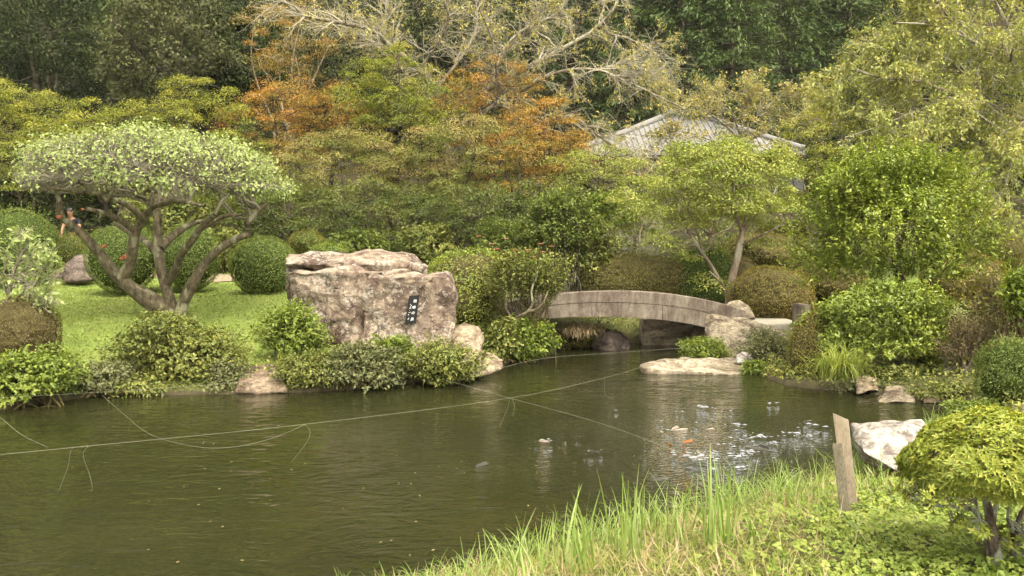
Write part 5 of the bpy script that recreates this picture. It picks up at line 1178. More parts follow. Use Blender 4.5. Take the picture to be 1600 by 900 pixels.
def place(proto, px, d, sc, rot, label, group, dz=0):
    loc = gd(px, d, dz)
    if proto.name not in used:
        used.add(proto.name); proto.location = Vector([float(v) for v in loc]); proto.rotation_euler = (0, 0, rot); proto.scale = (sc,) * 3; proto['label'] = label; proto['group'] = group
        return proto
    return copy_tree(proto, loc, rot, sc, label, group)
for i, (px, d, sc, lab) in enumerate(((1062, 47, 1.0, 'tall green conifer immediately right of the bare cherry branches'), (1140, 46, .95, 'tall green conifer above the left half of the tiled roof'), (1213, 49, 1.05, 'tall green conifer above the right half of the tiled roof'),
        (1275, 53, 1.0, 'tall conifer left of the olive cherry at the top'), (985, 48, .9, 'conifer half hidden behind the bare cherry branches'), (1105, 54, 1.15, 'darker conifer rising behind the two nearest conifers'), (905, 52, 1.0, 'shaded conifer seen through the bare cherry twigs'))):
    place((c1, c2)[i % 2], px, d, sc, i * 1.3, lab, RS)
# prototype of the far broadleaf tree, copied along the slope
far = clump_tree('far forest tree', 640, 40, 115, 120, 56, LM['dark'], BK_DARK, 421, n_pads=80, per=170, leaf=.22, padr=1.1, tr=.25, group=FO, lo=-.95)
far2 = clump_tree('far forest tree', 1370, 40, 110, 130, 60, LM['olive'], BK_DARK, 422, n_pads=80, per=170, leaf=.22, padr=1.15, tr=.25, group=FO, lo=-.95)
far['label'] = 'dark broadleaf tree behind the bare cherry twigs'
far2['label'] = 'hazy olive tree on the slope right of the conifers'
FG = 'dense far trees of the forest slope'
rng = RNG(77); spots = []
for d, n, x0, x1 in ((50, 8, -120, 900), (58, 10, -150, 1750), (66, 11, -200, 1800), (76, 12, -250, 1850)):
    for k in range(n):
        px = x0 + (x1 - x0) * (k + .5 + .35 * rng.normal() * .6) / n
        if d == 50 and px > 880: continue
        spots.append((px, d + rng.normal() * 1.5))
for px, d in ((1320, 50), (1420, 48), (1520, 47), (1610, 45), (1300, 44), (1480, 42), (1580, 40)): spots.append((px, d))
for i, (px, d) in enumerate(spots):
    pr = (far, far2, c1, far, c2)[i % 5] if px < 900 else (far2, c1, far, far2, c2)[i % 5]
    s = (.85 + .35 * rng.random())
    if d < 49 and pr in (far, far2): s *= .62
    if d < 49 and pr in (c1, c2): s *= .55
    kind = {far.name: 'dark broadleaf tree', far2.name: 'olive broadleaf tree', c1.name: 'tall conifer', c2.name: 'broad conifer'}[pr.name]
    row = 'nearest' if d < 49 else 'front' if d < 54 else 'second' if d < 62 else 'third' if d < 71 else 'hindmost'
    zone = ('left picture edge', 'left maples', 'umbrella tree', 'olive evergreen', 'orange maples', 'tall green maple', 'bare cherry', 'rust coloured maple', 'arching bare branches', 'tiled roof', 'big evergreen bush', 'olive cherry', 'right picture edge')[int(np.searchsorted([0, 120, 240, 350, 500, 640, 760, 860, 1000, 1240, 1400, 1560], px))]
    copy_tree(pr, gd(px, d, -.3), rng.random() * 6.28, s, kind + ' in the ' + row + ' forest row above the ' + zone, FG)

def far_wood():
    rng = RNG(430); V, F = ico(2); n = 330; y = 82 + 140 * rng.random(n); x = y * (-1.1 + 2.2 * rng.random(n)); z = ground_z(x, y); N_ = 420
    c = np.stack([x, y, z + 4.5], 1); r = 4.2 * (.7 + .6 * rng.random(n))
    v = rdir(rng, n * 40); cc = np.repeat(c, 40, 0); rr = np.repeat(r, 40)[:, None]
    P = cc + v * rr * [1, 1, 1.3] * (.8 + .3 * rng.random((len(v), 1)))
    Ls = 2.1 * (.6 + .8 * rng.random(len(P)))
    ob('far_wood', leaf_mesh('far_wood', P, unit(v + rng.normal(size=v.shape) * .5), rng.normal(size=v.shape), Ls, Ls * .8, rng.random(len(P))), LM['conifer'], label='wooded mountainside rising behind the forest trees', cat='wood', kind='stuff')
far_wood()
# ------------------------------------------------------------------ house with the grey tiled roof
def house():
    d = 41.0; base = gd(1095, d + 4.0)
    root = thing('house', 'house with grey tiled hipped roof half hidden by cherry branches', 'house', base)
    zE = W(905, 236, d)[2]; zR = W(1090, 178, d + 4.5)[2]
    x0, x1 = W(905, 236, d)[0], W(1258, 236, d)[0]; y0, y1 = d, d + 9.0; ym = (y0 + y1) / 2; h = zR - zE
    r0, r1 = x0 + 5.2, x1 - 4.4
    def m_tile():
        m, N, L = mat_new('grey_roof_tile'); c = coords(N, L)
        n = nz(N, L, 1.2, 4, c); g = nz(N, L, 14, 4, c)
        col = mixc(N, L, n.outputs[0], (.15, .145, .135), (.23, .22, .205)); col = mixc(N, L, .35, col, mixc(N, L, g.outputs[0], (.10, .095, .09), (.27, .26, .24)))
        p = N.new('ShaderNodeBsdfPrincipled'); p.inputs['Roughness'].default_value = .55; L.new(col, p.inputs['Base Color'])
        o = N.new('ShaderNodeOutputMaterial'); L.new(p.outputs[0], o.inputs[0]); return m
    TILE = m_tile(); WALL = plain_mat('plaster_wall', (.16, .14, .11), .9, .2, .15, 4); WOOD = plain_mat('dark_timber', (.06, .045, .03), .8, .2, .3, 9)
    GL = plain_mat('dark_window_glass', (.03, .035, .035), .1, .6, .1, 5)
    A = np.array([x0, y0, zE]); B = np.array([x1, y0, zE]); C = np.array([x1, y1, zE]); D = np.array([x0, y1, zE]); E = np.array([r0, ym, zR]); F = np.array([r1, ym, zR])
    V = np.array([A, B, C, D, E, F]); Vb = V - [0, 0, .18]
    roof = ob('roof', mesh_np('roof', np.vstack([V, Vb]) - base, [np.array([[0, 1, 5, 4], [2, 3, 4, 5], [6, 10, 11, 7], [8, 11, 10, 9], [0, 6, 7, 1], [1, 7, 8, 2], [2, 8, 9, 3], [3, 9, 6, 0]]), np.array([[3, 0, 4], [1, 2, 5], [9, 10, 6], [7, 11, 8]])]), TILE, root)
    # round tile courses down the visible slopes, too many and small to lift singly
    tb = Tubes()
    for x in np.arange(x0 + .15, x1, .27):
        k = 1.0 if r0 <= x <= r1 else ((x - x0) / (r0 - x0) if x < r0 else (x1 - x) / (x1 - r1))
        tb.path([[x, y0 - .02, zE + .02], [x, y0 + (ym - y0) * k, zE + h * k + .02]] - base, [.035, .035], 6)
    for y in np.arange(y0 + .15, y1, .27):
        k = (y - y0) / (ym - y0) if y < ym else (y1 - y) / (y1 - ym)
        tb.path([[x0 - .02, y, zE + .02], [x0 + (r0 - x0) * k, y, zE + h * k + .02]] - base, [.035, .035], 6)
    tb.obj('roof_tiles', TILE, roof, kind='stuff')
    for p, q_ in ((A, E), (B, F), (C, F), (D, E), (E, F)):
        t = Tubes(); t.path([p + [0, 0, .10] - base, (p + q_) / 2 + [0, 0, .07] - base, q_ + [0, 0, .12] - base], [.15, .15, .16], 8, 2); t.obj('ridge_cap', TILE, roof)
    def box(name, a, b, mat, par):
        a, b = np.array(a) - base, np.array(b) - base; bm = bmesh.new(); bmesh.ops.create_cube(bm, size=1)
        bmesh.ops.scale(bm, vec=tuple(b - a), verts=bm.verts); bmesh.ops.translate(bm, vec=tuple((a + b) / 2), verts=bm.verts)
        me = bpy.data.meshes.new(name); bm.to_mesh(me); bm.free(); return ob(name, me, mat, par)
    zb = base[2] - .6
    wall = box('wall', (x0 + 1.1, y0 + 1.1, zb), (x1 - 1.1, y1 - 1.1, zE - .12), WALL, root)
    box('fascia', (x0 + .1, y0 + .02, zE - .32), (x1 - .1, y0 + .12, zE - .19), WOOD, root)
    box('fascia', (x0 + .02, y0 + .15, zE - .32), (x0 + .12, y1 - .1, zE - .19), WOOD, root)
    for k in range(4):
        xx = x0 + 2 + k * 2.4; wd = box('window', (xx, y0 + 1.04, zE - 2.0), (xx + 1.5, y0 + 1.12, zE - .8), WOOD, root)
        for j in range(2): box('pane', (xx + .08 + j * .7, y0 + 1.02, zE - 1.92), (xx + .72 + j * .7, y0 + 1.06, zE - .88), GL, wd)
    for xx in (x0 + 1.05, x0 + 4.6, x0 + 8.0, x1 - 1.3): box('post', (xx, y0 + 1.05, zb), (xx + .18, y0 + 1.18, zE - .13), WOOD, root)
house()

# ------------------------------------------------------------------ person seated behind the round bushes
def person():
    d = 26.6; hand = W(97, 367, d); zg = hand[2] - .58
    o = np.array([hand[0] + .20, d + .385, zg])                 # below the hips
    SK = plain_mat('skin', (.27, .14, .085), .55, .35, .08, 30); CL = plain_mat('black_clothes', (.014, .015, .02), .85, .2, .3, 25)
    HR = plain_mat('dark_hair', (.012, .010, .009), .5, .4, .2, 60); SH = plain_mat('dark_shoes', (.02, .02, .02), .5, .3, .2, 30)
    root = thing('person', 'person in black clothes sitting behind the round bushes, bare arm hanging to the knee', 'person', o); root.rotation_euler = (0, 0, -math.pi / 2)
    def skin(name, verts, edges, mat, sub=2, rootv=0, par=root):
        me = bpy.data.meshes.new(name); me.from_pydata([v[:3] for v in verts], edges, []); ob_ = ob(name, me, None, par)
        md = ob_.modifiers.new('skin', 'SKIN'); ob_.modifiers.new('sub', 'SUBSURF').levels = sub; ob_.modifiers['sub'].render_levels = sub
        sv = me.skin_vertices[0].data if me.skin_vertices else None
        if sv is None:
            bpy.context.view_layer.objects.active = ob_
            bm = bmesh.new(); bm.from_mesh(me); bm.verts.layers.skin.verify(); bm.to_mesh(me); bm.free(); sv = me.skin_vertices[0].data
        for i, v in enumerate(verts): sv[i].radius = (v[3], v[4] if len(v) > 4 else v[3]); sv[i].use_root = (i == rootv)
        bpy.context.view_layer.update()
        m2 = bpy.data.meshes.new_from_object(ob_.evaluated_get(bpy.context.evaluated_depsgraph_get())); ob_.modifiers.clear(); ob_.data = m2
        m2.materials.clear(); m2.materials.append(mat); m2.polygons.foreach_set('use_smooth', np.ones(len(m2.polygons), bool)); return ob_
    # sits facing +X (to the right in the picture), leaning forward
    body = [(0, 0, .50, .15, .16), (.03, 0, .65, .14, .16), (.10, 0, .85, .13, .17), (.17, 0, 1.0, .10, .17), (.21, 0, 1.08, .06), (.24, 0, 1.14, .055), (.27, 0, 1.20, .07), (.285, 0, 1.28, .085), (.28, 0, 1.36, .07),
            (.14, -.19, 1.00, .062), (.20, -.25, .84, .05), (.28, -.25, .72, .042), (.385, -.20, .60, .032), (.14, .19, 1.00, .062), (.22, .25, .82, .05), (.34, .22, .68, .04), (.44, .16, .60, .032),
            (.05, -.10, .50, .10), (.25, -.12, .51, .085), (.44, -.12, .51, .068), (.44, -.12, .28, .055), (.42, -.12, .08, .042), (.52, -.12, .04, .042),
            (.05, .10, .50, .10), (.25, .12, .51, .085), (.44, .12, .51, .068), (.46, .12, .28, .055), (.45, .12, .08, .042), (.55, .12, .04, .042)]
    ed = [(0, 1), (1, 2), (2, 3), (3, 4), (4, 5), (5, 6), (6, 7), (7, 8), (3, 9), (9, 10), (10, 11), (11, 12), (3, 13), (13, 14), (14, 15), (15, 16), (0, 17), (17, 18), (18, 19), (19, 20), (20, 21), (21, 22), (0, 23), (23, 24), (24, 25), (25, 26), (26, 27), (27, 28)]
    b = skin('body', body, ed, SK)
    # hands: palm and five fingers draped over the knees
    for s, wx, wy in ((-1, .385, -.20), (1, .44, .16)):
        hv, he = [(wx, wy, .60, .028), (wx + .05, wy + s * -.01, .575, .034, .02)], [(0, 1)]
        for f, (dy, l) in enumerate(((-.03, .06), (-.01, .075), (.01, .07), (.028, .055))):
            k = len(hv); hv += [(wx + .09, wy + dy, .57, .010), (wx + .09 + l * .5, wy + dy, .555, .009), (wx + .09 + l * .8, wy + dy, .525, .008)]; he += [(1, k), (k, k + 1), (k + 1, k + 2)]
        k = len(hv); hv += [(wx + .05, wy - s * -.045, .57, .011), (wx + .085, wy - s * -.06, .55, .009)]; he += [(1, k), (k, k + 1)]
        skin('hand', hv, he, SK, 1)
    # clothing: shirt with short sleeves, trousers, shoes, hair
    sh = [(.0, 0, .50, .165, .185), (.03, 0, .65, .155, .18), (.10, 0, .85, .145, .19), (.17, 0, 1.0, .112, .185), (.205, 0, 1.07, .075), (.14, -.19, 1.0, .078), (.185, -.235, .88, .068), (.14, .19, 1.0, .078), (.19, .235, .87, .068)]
    skin('shirt', sh, [(0, 1), (1, 2), (2, 3), (3, 4), (3, 5), (5, 6), (3, 7), (7, 8)], CL)
    tr_ = [(0, 0, .50, .165, .18)] + [(x, y * 1.0, z, r + .018) for x, y, z, r in [v[:4] for v in body[17:22]]] + [(x, y, z, r + .018) for x, y, z, r in [v[:4] for v in body[23:28]]]
    skin('trousers', tr_, [(0, 1), (1, 2), (2, 3), (3, 4), (4, 5), (0, 6), (6, 7), (7, 8), (8, 9), (9, 10)], CL)
    for y in (-.12, .12): skin('shoe', [(.41, y, .05, .055), (.50, y, .045, .052), (.60, y, .035, .04)], [(0, 1), (1, 2)], SH)
    skin('hair', [(.26, 0, 1.26, .085), (.285, 0, 1.335, .10), (.335, 0, 1.36, .075)], [(0, 1), (1, 2)], HR)
    tb = Tubes(); tb.path([[.365, 0, 1.29], [.392, 0, 1.265], [.372, 0, 1.25]], [.012, .018, .012], 6); tb.obj('nose', SK, b)
    for s in (-1, 1):
        V_, F_ = ico(1); ob('eye', mesh_np('eye', V_ * [.008, .014, .009] + [.36, s * .032, 1.295], [F_]), HR, b); ob('ear', mesh_np('ear', V_ * [.02, .012, .03] + [.28, s * .088, 1.275], [F_]), SK, b)
    ob('mouth', mesh_np('mouth', ico(1)[0] * [.008, .022, .006] + [.362, 0, 1.222], [ico(1)[1]]), plain_mat('lips', (.30, .10, .08), .5, .3, .1, 30), b)
    # bench that carries the person
    WD = plain_mat('bench_timber', (.16, .11, .07), .8, .2, .3, 8)
    bo_ = o + np.array([0, .05, 0]); bn = thing('bench', 'low timber bench under the seated person behind the bushes', 'bench', bo_); bn.rotation_euler = (0, 0, -math.pi / 2)
    def box(name, a, s):
        bm = bmesh.new(); bmesh.ops.create_cube(bm, size=1); bmesh.ops.scale(bm, vec=s, verts=bm.verts); bmesh.ops.bevel(bm, geom=list(bm.edges), offset=.006, segments=1, affect='EDGES'); bmesh.ops.translate(bm, vec=a, verts=bm.verts)
        me = bpy.data.meshes.new(name); bm.to_mesh(me); bm.free(); ob(name, me, WD, bn)
    gzb = gz(bo_[0], bo_[1]) - zg
    for k in range(3): box('seat_plank', (-.14 + k * .15, 0, .345), (.14, 1.5, .04))
    for x in (-.15, .17):
        for y in (-.6, .6): box('leg', (x, y, (.325 + gzb - .1) / 2), (.07, .07, .325 - gzb + .1))
person()
# ------------------------------------------------------------------ lawn and bank grass (uncountable)
def scatter_px(rng, n, x0, x1, y0, y1, dens=None):
    """random ground points over world rectangle"""
    x = x0 + (x1 - x0) * rng.random(n); y = y0 + (y1 - y0) * rng.random(n)
    z = ground_z(x, y); k = pond_sd(x, y) > .05
    return np.stack([x, y, z], 1)[k]
def px_of(P):
    v = P - [0, 0, CAMZ]; f = v @ FWD
    return 800 + v[:, 0] / f * FPX, 450 - (v @ UPV) / f * FPX
def lawn():
    rng = RNG(601); P = scatter_px(rng, 92000, -14, -1.5, 12.2, 25.5)
    px, py = px_of(P); k = (px > -60) & (px < 640) & (rng.random(len(P)) < np.clip(1.15 - (P[:, 1] - 13) * .045, .25, 1))
    path = np.abs(P[:, 1] - (22.8 + .12 * (P[:, 0] + 6))) < .45
    k &= ~(path & (P[:, 0] > -7.4))
    P = P[k]; n = len(P)
    N = unit(rng.normal(size=(n, 3)) * .45 + [0, -.1, .9]); U = rng.normal(size=(n, 3)) + [0, 0, .7]
    Ls = .038 * (.5 + rng.random(n)); P = P + [0, 0, .004] + np.array([0, 0, 1]) * (rng.random((n, 1)) * .02)
    ob('lawn_grass', leaf_mesh('lawn_grass', P, N, U, Ls, Ls * .6, np.clip(.5 + .25 * rng.normal(size=n), 0, 1)), LM['lawn'], label='short bright clover lawn around the umbrella tree', cat='grass', kind='stuff')
    P = scatter_px(rng, 26000, 9, 22, 18, 34); px, py = px_of(P); P = P[(px > 1440) & (px < 1660)]; n = len(P)
    Ls = .09 * (.5 + rng.random(n)); ob('lawn_grass', leaf_mesh('lawn_grass', P, unit(rng.normal(size=(n, 3)) * .45 + [0, 0, .9]), rng.normal(size=(n, 3)) + [0, 0, .7], Ls, Ls * .6, rng.random(n)), LM['lawn'],
       label='strip of lawn seen at the far right behind the bushes', cat='grass', kind='stuff')
lawn()
def ground_cover():
    """low weeds covering the banks between the shrubs"""
    rng = RNG(602); out = []
    P = scatter_px(rng, 170000, -14, 9, 8.5, 21)
    s = pond_sd(P[:, 0], P[:, 1]); px, py = px_of(P)
    k = (px > -60) & (px < 1680) & (s < 1.3 + .4 * np.sin(P[:, 0] * 2)) & (rng.random(len(P)) < 1.15 - .5 * s) & ~((px > 995) & (px < 1190) & (P[:, 1] < 15.9) & (P[:, 1] > 14.3))
    k &= ~((P[:, 1] > 17.3) & (P[:, 1] < 19.3) & (px > 780) & (px < 1190))
    P = P[k]; n = len(P); P = P + np.array([0, 0, 1]) * (.01 + rng.random((n, 1)) ** 1.5 * .2)
    Ls = .055 * (.5 + rng.random(n))
    ob('bank_weeds', leaf_mesh('bank_weeds', P, unit(rng.normal(size=(n, 3)) * .6 + [0, -.2, .8]), rng.normal(size=(n, 3)) + [0, 0, .3], Ls, Ls * .5, rng.random(n)), LM['ivy'], label='low mixed weeds covering the pond banks', cat='weeds', kind='stuff')
ground_cover()
def undergrowth():
    rng = RNG(610); n0 = 36000; y = 23 + 24 * rng.random(n0) ** .8; x = y * (-.68 + 1.36 * rng.random(n0)); k = ~((x > -12) & (x < -2.5) & (y < 25.5)) & ~((x > 9) & (y < 33)); x, y = x[k], y[k]
    h = np.clip(.25 + .22 * np.sin(x * 1.9 + np.sin(y)) + .22 * np.sin(y * 1.7 + x), .05, 1); z = ground_z(x, y); n = len(x)
    P = np.stack([x, y, z + h * rng.random(n) ** .6 * 1.1], 1); Ls = .13 * (.5 + rng.random(n))
    ob('undergrowth', leaf_mesh('undergrowth', P, unit(rng.normal(size=(n, 3)) * .5 + [0, -.2, .8]), rng.normal(size=(n, 3)), Ls, Ls * .45, rng.random(n)), LM['box'], label='leafy undergrowth covering the slope beneath the trees', cat='undergrowth', kind='stuff')
undergrowth()
SH_N = np.array([Z(px, py, 0) for px, py in SHORE_PX[32:44]])            # near shore
def near_bank():
    rng = RNG(603)
    P = scatter_px(rng, 66000, -2.2, 6.2, 3.6, 9.6); px, py = px_of(P); s = pond_sd(P[:, 0], P[:, 1])
    k = (px > 380) & (px < 1680) & (py < 960); P, px, py, s = P[k], px[k], py[k], s[k]
    # cut dry thatch lies on the middle of the bank, clover and weeds on the right
    cl = 1 / (1 + np.exp(-(px - 1280) / 55)) * (1 / (1 + np.exp(-(py - 770) / 14)))
    u = rng.random(len(P))
    straw = P[(u > cl) & (rng.random(len(P)) < .42)]; clover = P[u <= cl]; green = P[(u > cl) & (rng.random(len(P)) < .75)]
    n = len(straw); V, F = blades(rng, straw + [0, 0, .015], .10 + .14 * rng.random(n), .0025 + .0025 * rng.random(n), 1.15 + .35 * rng.random(n), .5 * rng.normal(size=n), 2)
    ob('dry_thatch', mesh_np('dry_thatch', V, [F], tint=np.repeat(rng.random(n), 2)), LM['straw'], label='cut dry grass lying on the near bank', cat='grass', kind='stuff')
    n = len(green); V, F = blades(rng, green, .06 + .12 * rng.random(n) ** 1.5, .0025 + .003 * rng.random(n), .2 + .6 * rng.random(n), .3 + .8 * rng.random(n), 3)
    ob('bank_grass', mesh_np('bank_grass', V, [F], tint=np.repeat(rng.random(n), 3)), LM['grass'], label='short green grass growing through the dry thatch', cat='grass', kind='stuff')
    n = len(clover); rep = 3; C = np.repeat(clover, rep, 0) + rng.normal(size=(n * rep, 3)) * [.012, .012, 0]; h = np.repeat(.02 + .05 * rng.random(n), rep)
    a = np.tile(np.arange(3) * 2.094, n) + np.repeat(rng.random(n) * 6.28, rep); U = np.stack([np.cos(a), np.sin(a), .15 + 0 * a], 1); C[:, 2] += h
    Ls = np.repeat(.018 + .022 * rng.random(n), rep); N = np.repeat(unit(rng.normal(size=(n, 3)) * .35 + [0, -.15, .9]), rep, 0)
    ob('clover_patch', leaf_mesh('clover_patch', C, N, U, Ls, Ls * .8, np.repeat(rng.random(n), rep), .12), LM['clover'], label='clover and low weeds round the little azalea', cat='clover', kind='stuff')
    # long grass along the whole water edge
    t = rng.random(7200); i = np.minimum((t * (len(SH_N) - 1)).astype(int), len(SH_N) - 2); f = (t * (len(SH_N) - 1) - i)[:, None]
    E = SH_N[i] * (1 - f) + SH_N[i + 1] * f + rng.normal(size=(7200, 3)) * [.16, .16, 0] + [.05, -.22, 0]
    clump = np.sin(t * 190) + np.sin(t * 71 + 1) + .6 * rng.normal(size=len(t)); E = E[(clump > .6) & (pond_sd(E[:, 0], E[:, 1]) > -.04)]
    px, _ = px_of(E); E = E[(px > 430) & (px < 1500)]; E[:, 2] = np.maximum(ground_z(E[:, 0], E[:, 1]), 0); n = len(E)
    px, _ = px_of(E); ss = np.clip((px - 400) / 500, .55, 1)
    V, F = blades(rng, E, (.17 + .27 * rng.random(n)) * ss, .0035 + .003 * rng.random(n), .05 + .3 * rng.random(n), .5 + 1.7 * rng.random(n), 6)
    ob('long_grass', mesh_np('long_grass', V, [F], tint=np.repeat(rng.random(n), 6)), LM['reed'], label='long arching grass fringing the near water edge', cat='grass', kind='stuff')
near_bank()
def reeds(label, px, py, z, n, h, w, seed, spread=.06, lean=.15, bend=.5, group='upright reed clumps on the near bank', mat='reed', name='reed_clump', cat='reeds'):
    rng = RNG(seed); b = Z(px, py, z); b[2] = max(gz(b[0], b[1]), 0.0)
    root = thing(name, label, cat, b, group); m = n
    P = rng.normal(size=(m, 3)) * [spread, spread, 0]
    hh = h * (.45 + .6 * rng.random(m)); ww = w * (.6 + .6 * rng.random(m)); ln = np.abs(rng.normal(size=m)) * lean; bd = np.abs(rng.normal(size=m)) * bend
    for k in range(m):
        V, F = blades(rng, P[k:k + 1], hh[k:k + 1], ww[k:k + 1], ln[k:k + 1], bd[k:k + 1], 7)
        ob('blade', mesh_np('blade', V, [F], tint=np.full(len(F), rng.random()), smooth=True), LM[mat], root)
reeds('tall pointed reeds rising highest in the middle of the near bank', 1125, 868, .30, 18, .62, .018, 701, .05, .08, .25)
reeds('stiff reeds left of the highest clump', 985, 872, .30, 20, .62, .015, 702, .05, .10, .3)
reeds('fan of broad reeds near the bottom left end of the grass', 905, 895, .32, 22, .50, .016, 703, .07, .22, .5)
reeds('leftmost leaning reeds at the bottom of the near bank', 828, 905, .32, 16, .44, .014, 704, .08, .3, .7)
reeds('two tone reeds right of the highest clump', 1060, 850, .28, 16, .48, .013, 705, .06, .12, .4)
reeds('dark green reeds at the bottom edge', 1195, 925, .45, 16, .26, .014, 706, .05, .3, .6, mat='grass')
reeds('broad pale blades growing from the dry thatch', 1178, 850, .36, 9, .24, .02, 707, .03, .35, .5)
reeds('sparse blades at the very left end of the near bank', 740, 915, .3, 12, .28, .012, 708, .09, .35, .8)
reeds('arching sedge left of the wooden stake', 1240, 790, .22, 70, .46, .008, 711, .10, .45, 1.5, group='arching sedge tufts by the stake', name='sedge_tuft', cat='sedge')
reeds('arching sedge between stake and white boulder', 1365, 775, .25, 55, .36, .008, 712, .12, .45, 1.3, group='arching sedge tufts by the stake', name='sedge_tuft', cat='sedge')
reeds('arching sedge spilling over the water left of the other tufts', 1165, 800, .15, 60, .44, .008, 713, .11, .5, 1.6, group='arching sedge tufts by the stake', name='sedge_tuft', cat='sedge')
def tuft():
    rng = RNG(720); b = Z(1308, 606, .12); root = thing('sedge_tuft', 'green sedge tuft hanging to the water on the right bank', 'sedge', b)
    n = 420; V, F = blades(rng, rng.normal(size=(n, 3)) * [.14, .08, .02] + [0, 0, .16], .45 + .35 * rng.random(n), .009 + .006 * rng.random(n), .1 + .35 * rng.random(n), 1.0 + 1.4 * rng.random(n), 6)
    ob('foliage', mesh_np('foliage', V, [F], tint=np.repeat(rng.random(n), 6)), LM['grass'], root)
tuft()
def dry_tuft():
    rng = RNG(721); b = W(905, 520, 18.0); root = thing('grass_tuft', 'dry hanging grass on the bank under the left end of the arch', 'grass', b)
    n = 330; V, F = blades(rng, rng.normal(size=(n, 3)) * [.22, .1, .05], .25 + .3 * rng.random(n), .008 + .006 * rng.random(n), .3 + .4 * rng.random(n), 1.2 + 1.2 * rng.random(n), 5)
    ob('foliage', mesh_np('foliage', V, [F], tint=np.repeat(rng.random(n), 5)), LM['straw'], root)
dry_tuft()

# ------------------------------------------------------------------ path edges
PATH = plain_mat('trodden_earth', (.26, .20, .14), .95, .15, .3, 5)
def path_strip(pts, w, name='path'):
    pts, _ = smooth_path(np.array([[x, y, 0] for x, y in pts], float), np.ones(len(pts)), 10); t = unit(np.gradient(pts, axis=0)); s = np.stack([-t[:, 1], t[:, 0], 0 * t[:, 0]], 1)
    cs = np.linspace(-1, 1, 7); V = (pts[:, None] + s[:, None] * (w * cs)[None, :, None]).reshape(-1, 3); V[:, 2] = ground_z(V[:, 0], V[:, 1]) + .022
    i = np.arange(len(V)).reshape(-1, 7); ob(name, mesh_np(name, V, [np.stack([i[:-1, :-1], i[:-1, 1:], i[1:, 1:], i[1:, :-1]], -1).reshape(-1, 4)], smooth=True), PATH, kind='structure')
path_strip([(-12.6, 24.6), (-10.5, 24.2), (-8.5, 23.4), (-6.5, 22.8), (-5, 22.8), (-3.6, 23)], .42)
path_strip([(5.2, 18.6), (6.4, 18.7), (7.6, 18.9), (9.5, 19.6)], .6)
path_strip([(6.0, 8.8), (5.6, 9.6), (6.2, 10.4)], .35)

# ------------------------------------------------------------------ stake, plank
def wood_mat(name, a, b, c):
    m, N, L = mat_new(name)
    co = coords(N, L, (22, 22, 1.2)); n = nz(N, L, 2.2, 6, co, .6, 1.2); g = nz(N, L, 3, 5, coords(N, L, (60, 60, 3)), .7); st = nz(N, L, 6, 3, coords(N, L))
    r = ramp(N, [(.32, a), (.5, b), (.68, c)]); L.new(n.outputs[0], r.inputs[0])
    col = mixc(N, L, .3, r.outputs[0], mixc(N, L, g.outputs[0], a, c)); col = mixc(N, L, math_n(N, L, 'MULTIPLY', st.outputs[0], .45), col, a)
    p = N.new('ShaderNodeBsdfPrincipled'); p.inputs['Roughness'].default_value = .85; p.inputs['Specular IOR Level'].default_value = .2
    L.new(col, p.inputs['Base Color']); L.new(bump(N, L, n.outputs[0], .6, .004), p.inputs['Normal'])
    o = N.new('ShaderNodeOutputMaterial'); L.new(p.outputs[0], o.inputs[0]); return m
def board(name, label, corners, thick, mat):
    """corners: top-left, top-right, bottom-right, bottom-left world points of the front face"""
    q = np.array(corners); o = (q[2] + q[3]) / 2; n = unit(np.cross(q[1] - q[0], q[3] - q[0])); n = n if n[1] > 0 else -n
    bm = bmesh.new(); f = [bm.verts.new(p - o) for p in q]; g = [bm.verts.new(p - o + n * thick) for p in q]
    bm.faces.new(f); bm.faces.new(g[::-1])
    for i in range(4): bm.faces.new([f[i], g[i], g[(i + 1) % 4], f[(i + 1) % 4]])
    bmesh.ops.recalc_face_normals(bm, faces=bm.faces)
    bmesh.ops.subdivide_edges(bm, edges=[e for e in bm.edges if e.calc_length() > .3], cuts=6)
    bmesh.ops.bevel(bm, geom=[e for e in bm.edges if e.calc_face_angle(0) > .6], offset=.003, segments=1, affect='EDGES')
    me = bpy.data.meshes.new(name); bm.to_mesh(me); bm.free()
    ob_ = ob(name, me, mat, None, label=label, cat='stake'); ob_.location = Vector([float(v) for v in o])
WD1 = wood_mat('sawn_plank', (.12, .09, .06), (.235, .19, .13), (.32, .265, .195)); WD2 = wood_mat('weathered_stake', (.05, .044, .028), (.115, .098, .062), (.185, .16, .11))
board('wooden_plank', 'taller pale plank with slanted top beside the white boulder', [W(1301, 645, 6.35), W(1326, 656, 6.30), W(1341, 800, 6.1), W(1320, 800, 6.14)], .02, WD1)
board('wooden_stake', 'shorter weathered wooden stake leaning against the pale plank', [W(1300, 693, 6.12), W(1316, 692, 6.10), W(1333, 830, 5.85), W(1316, 830, 5.87)], .035, WD2)

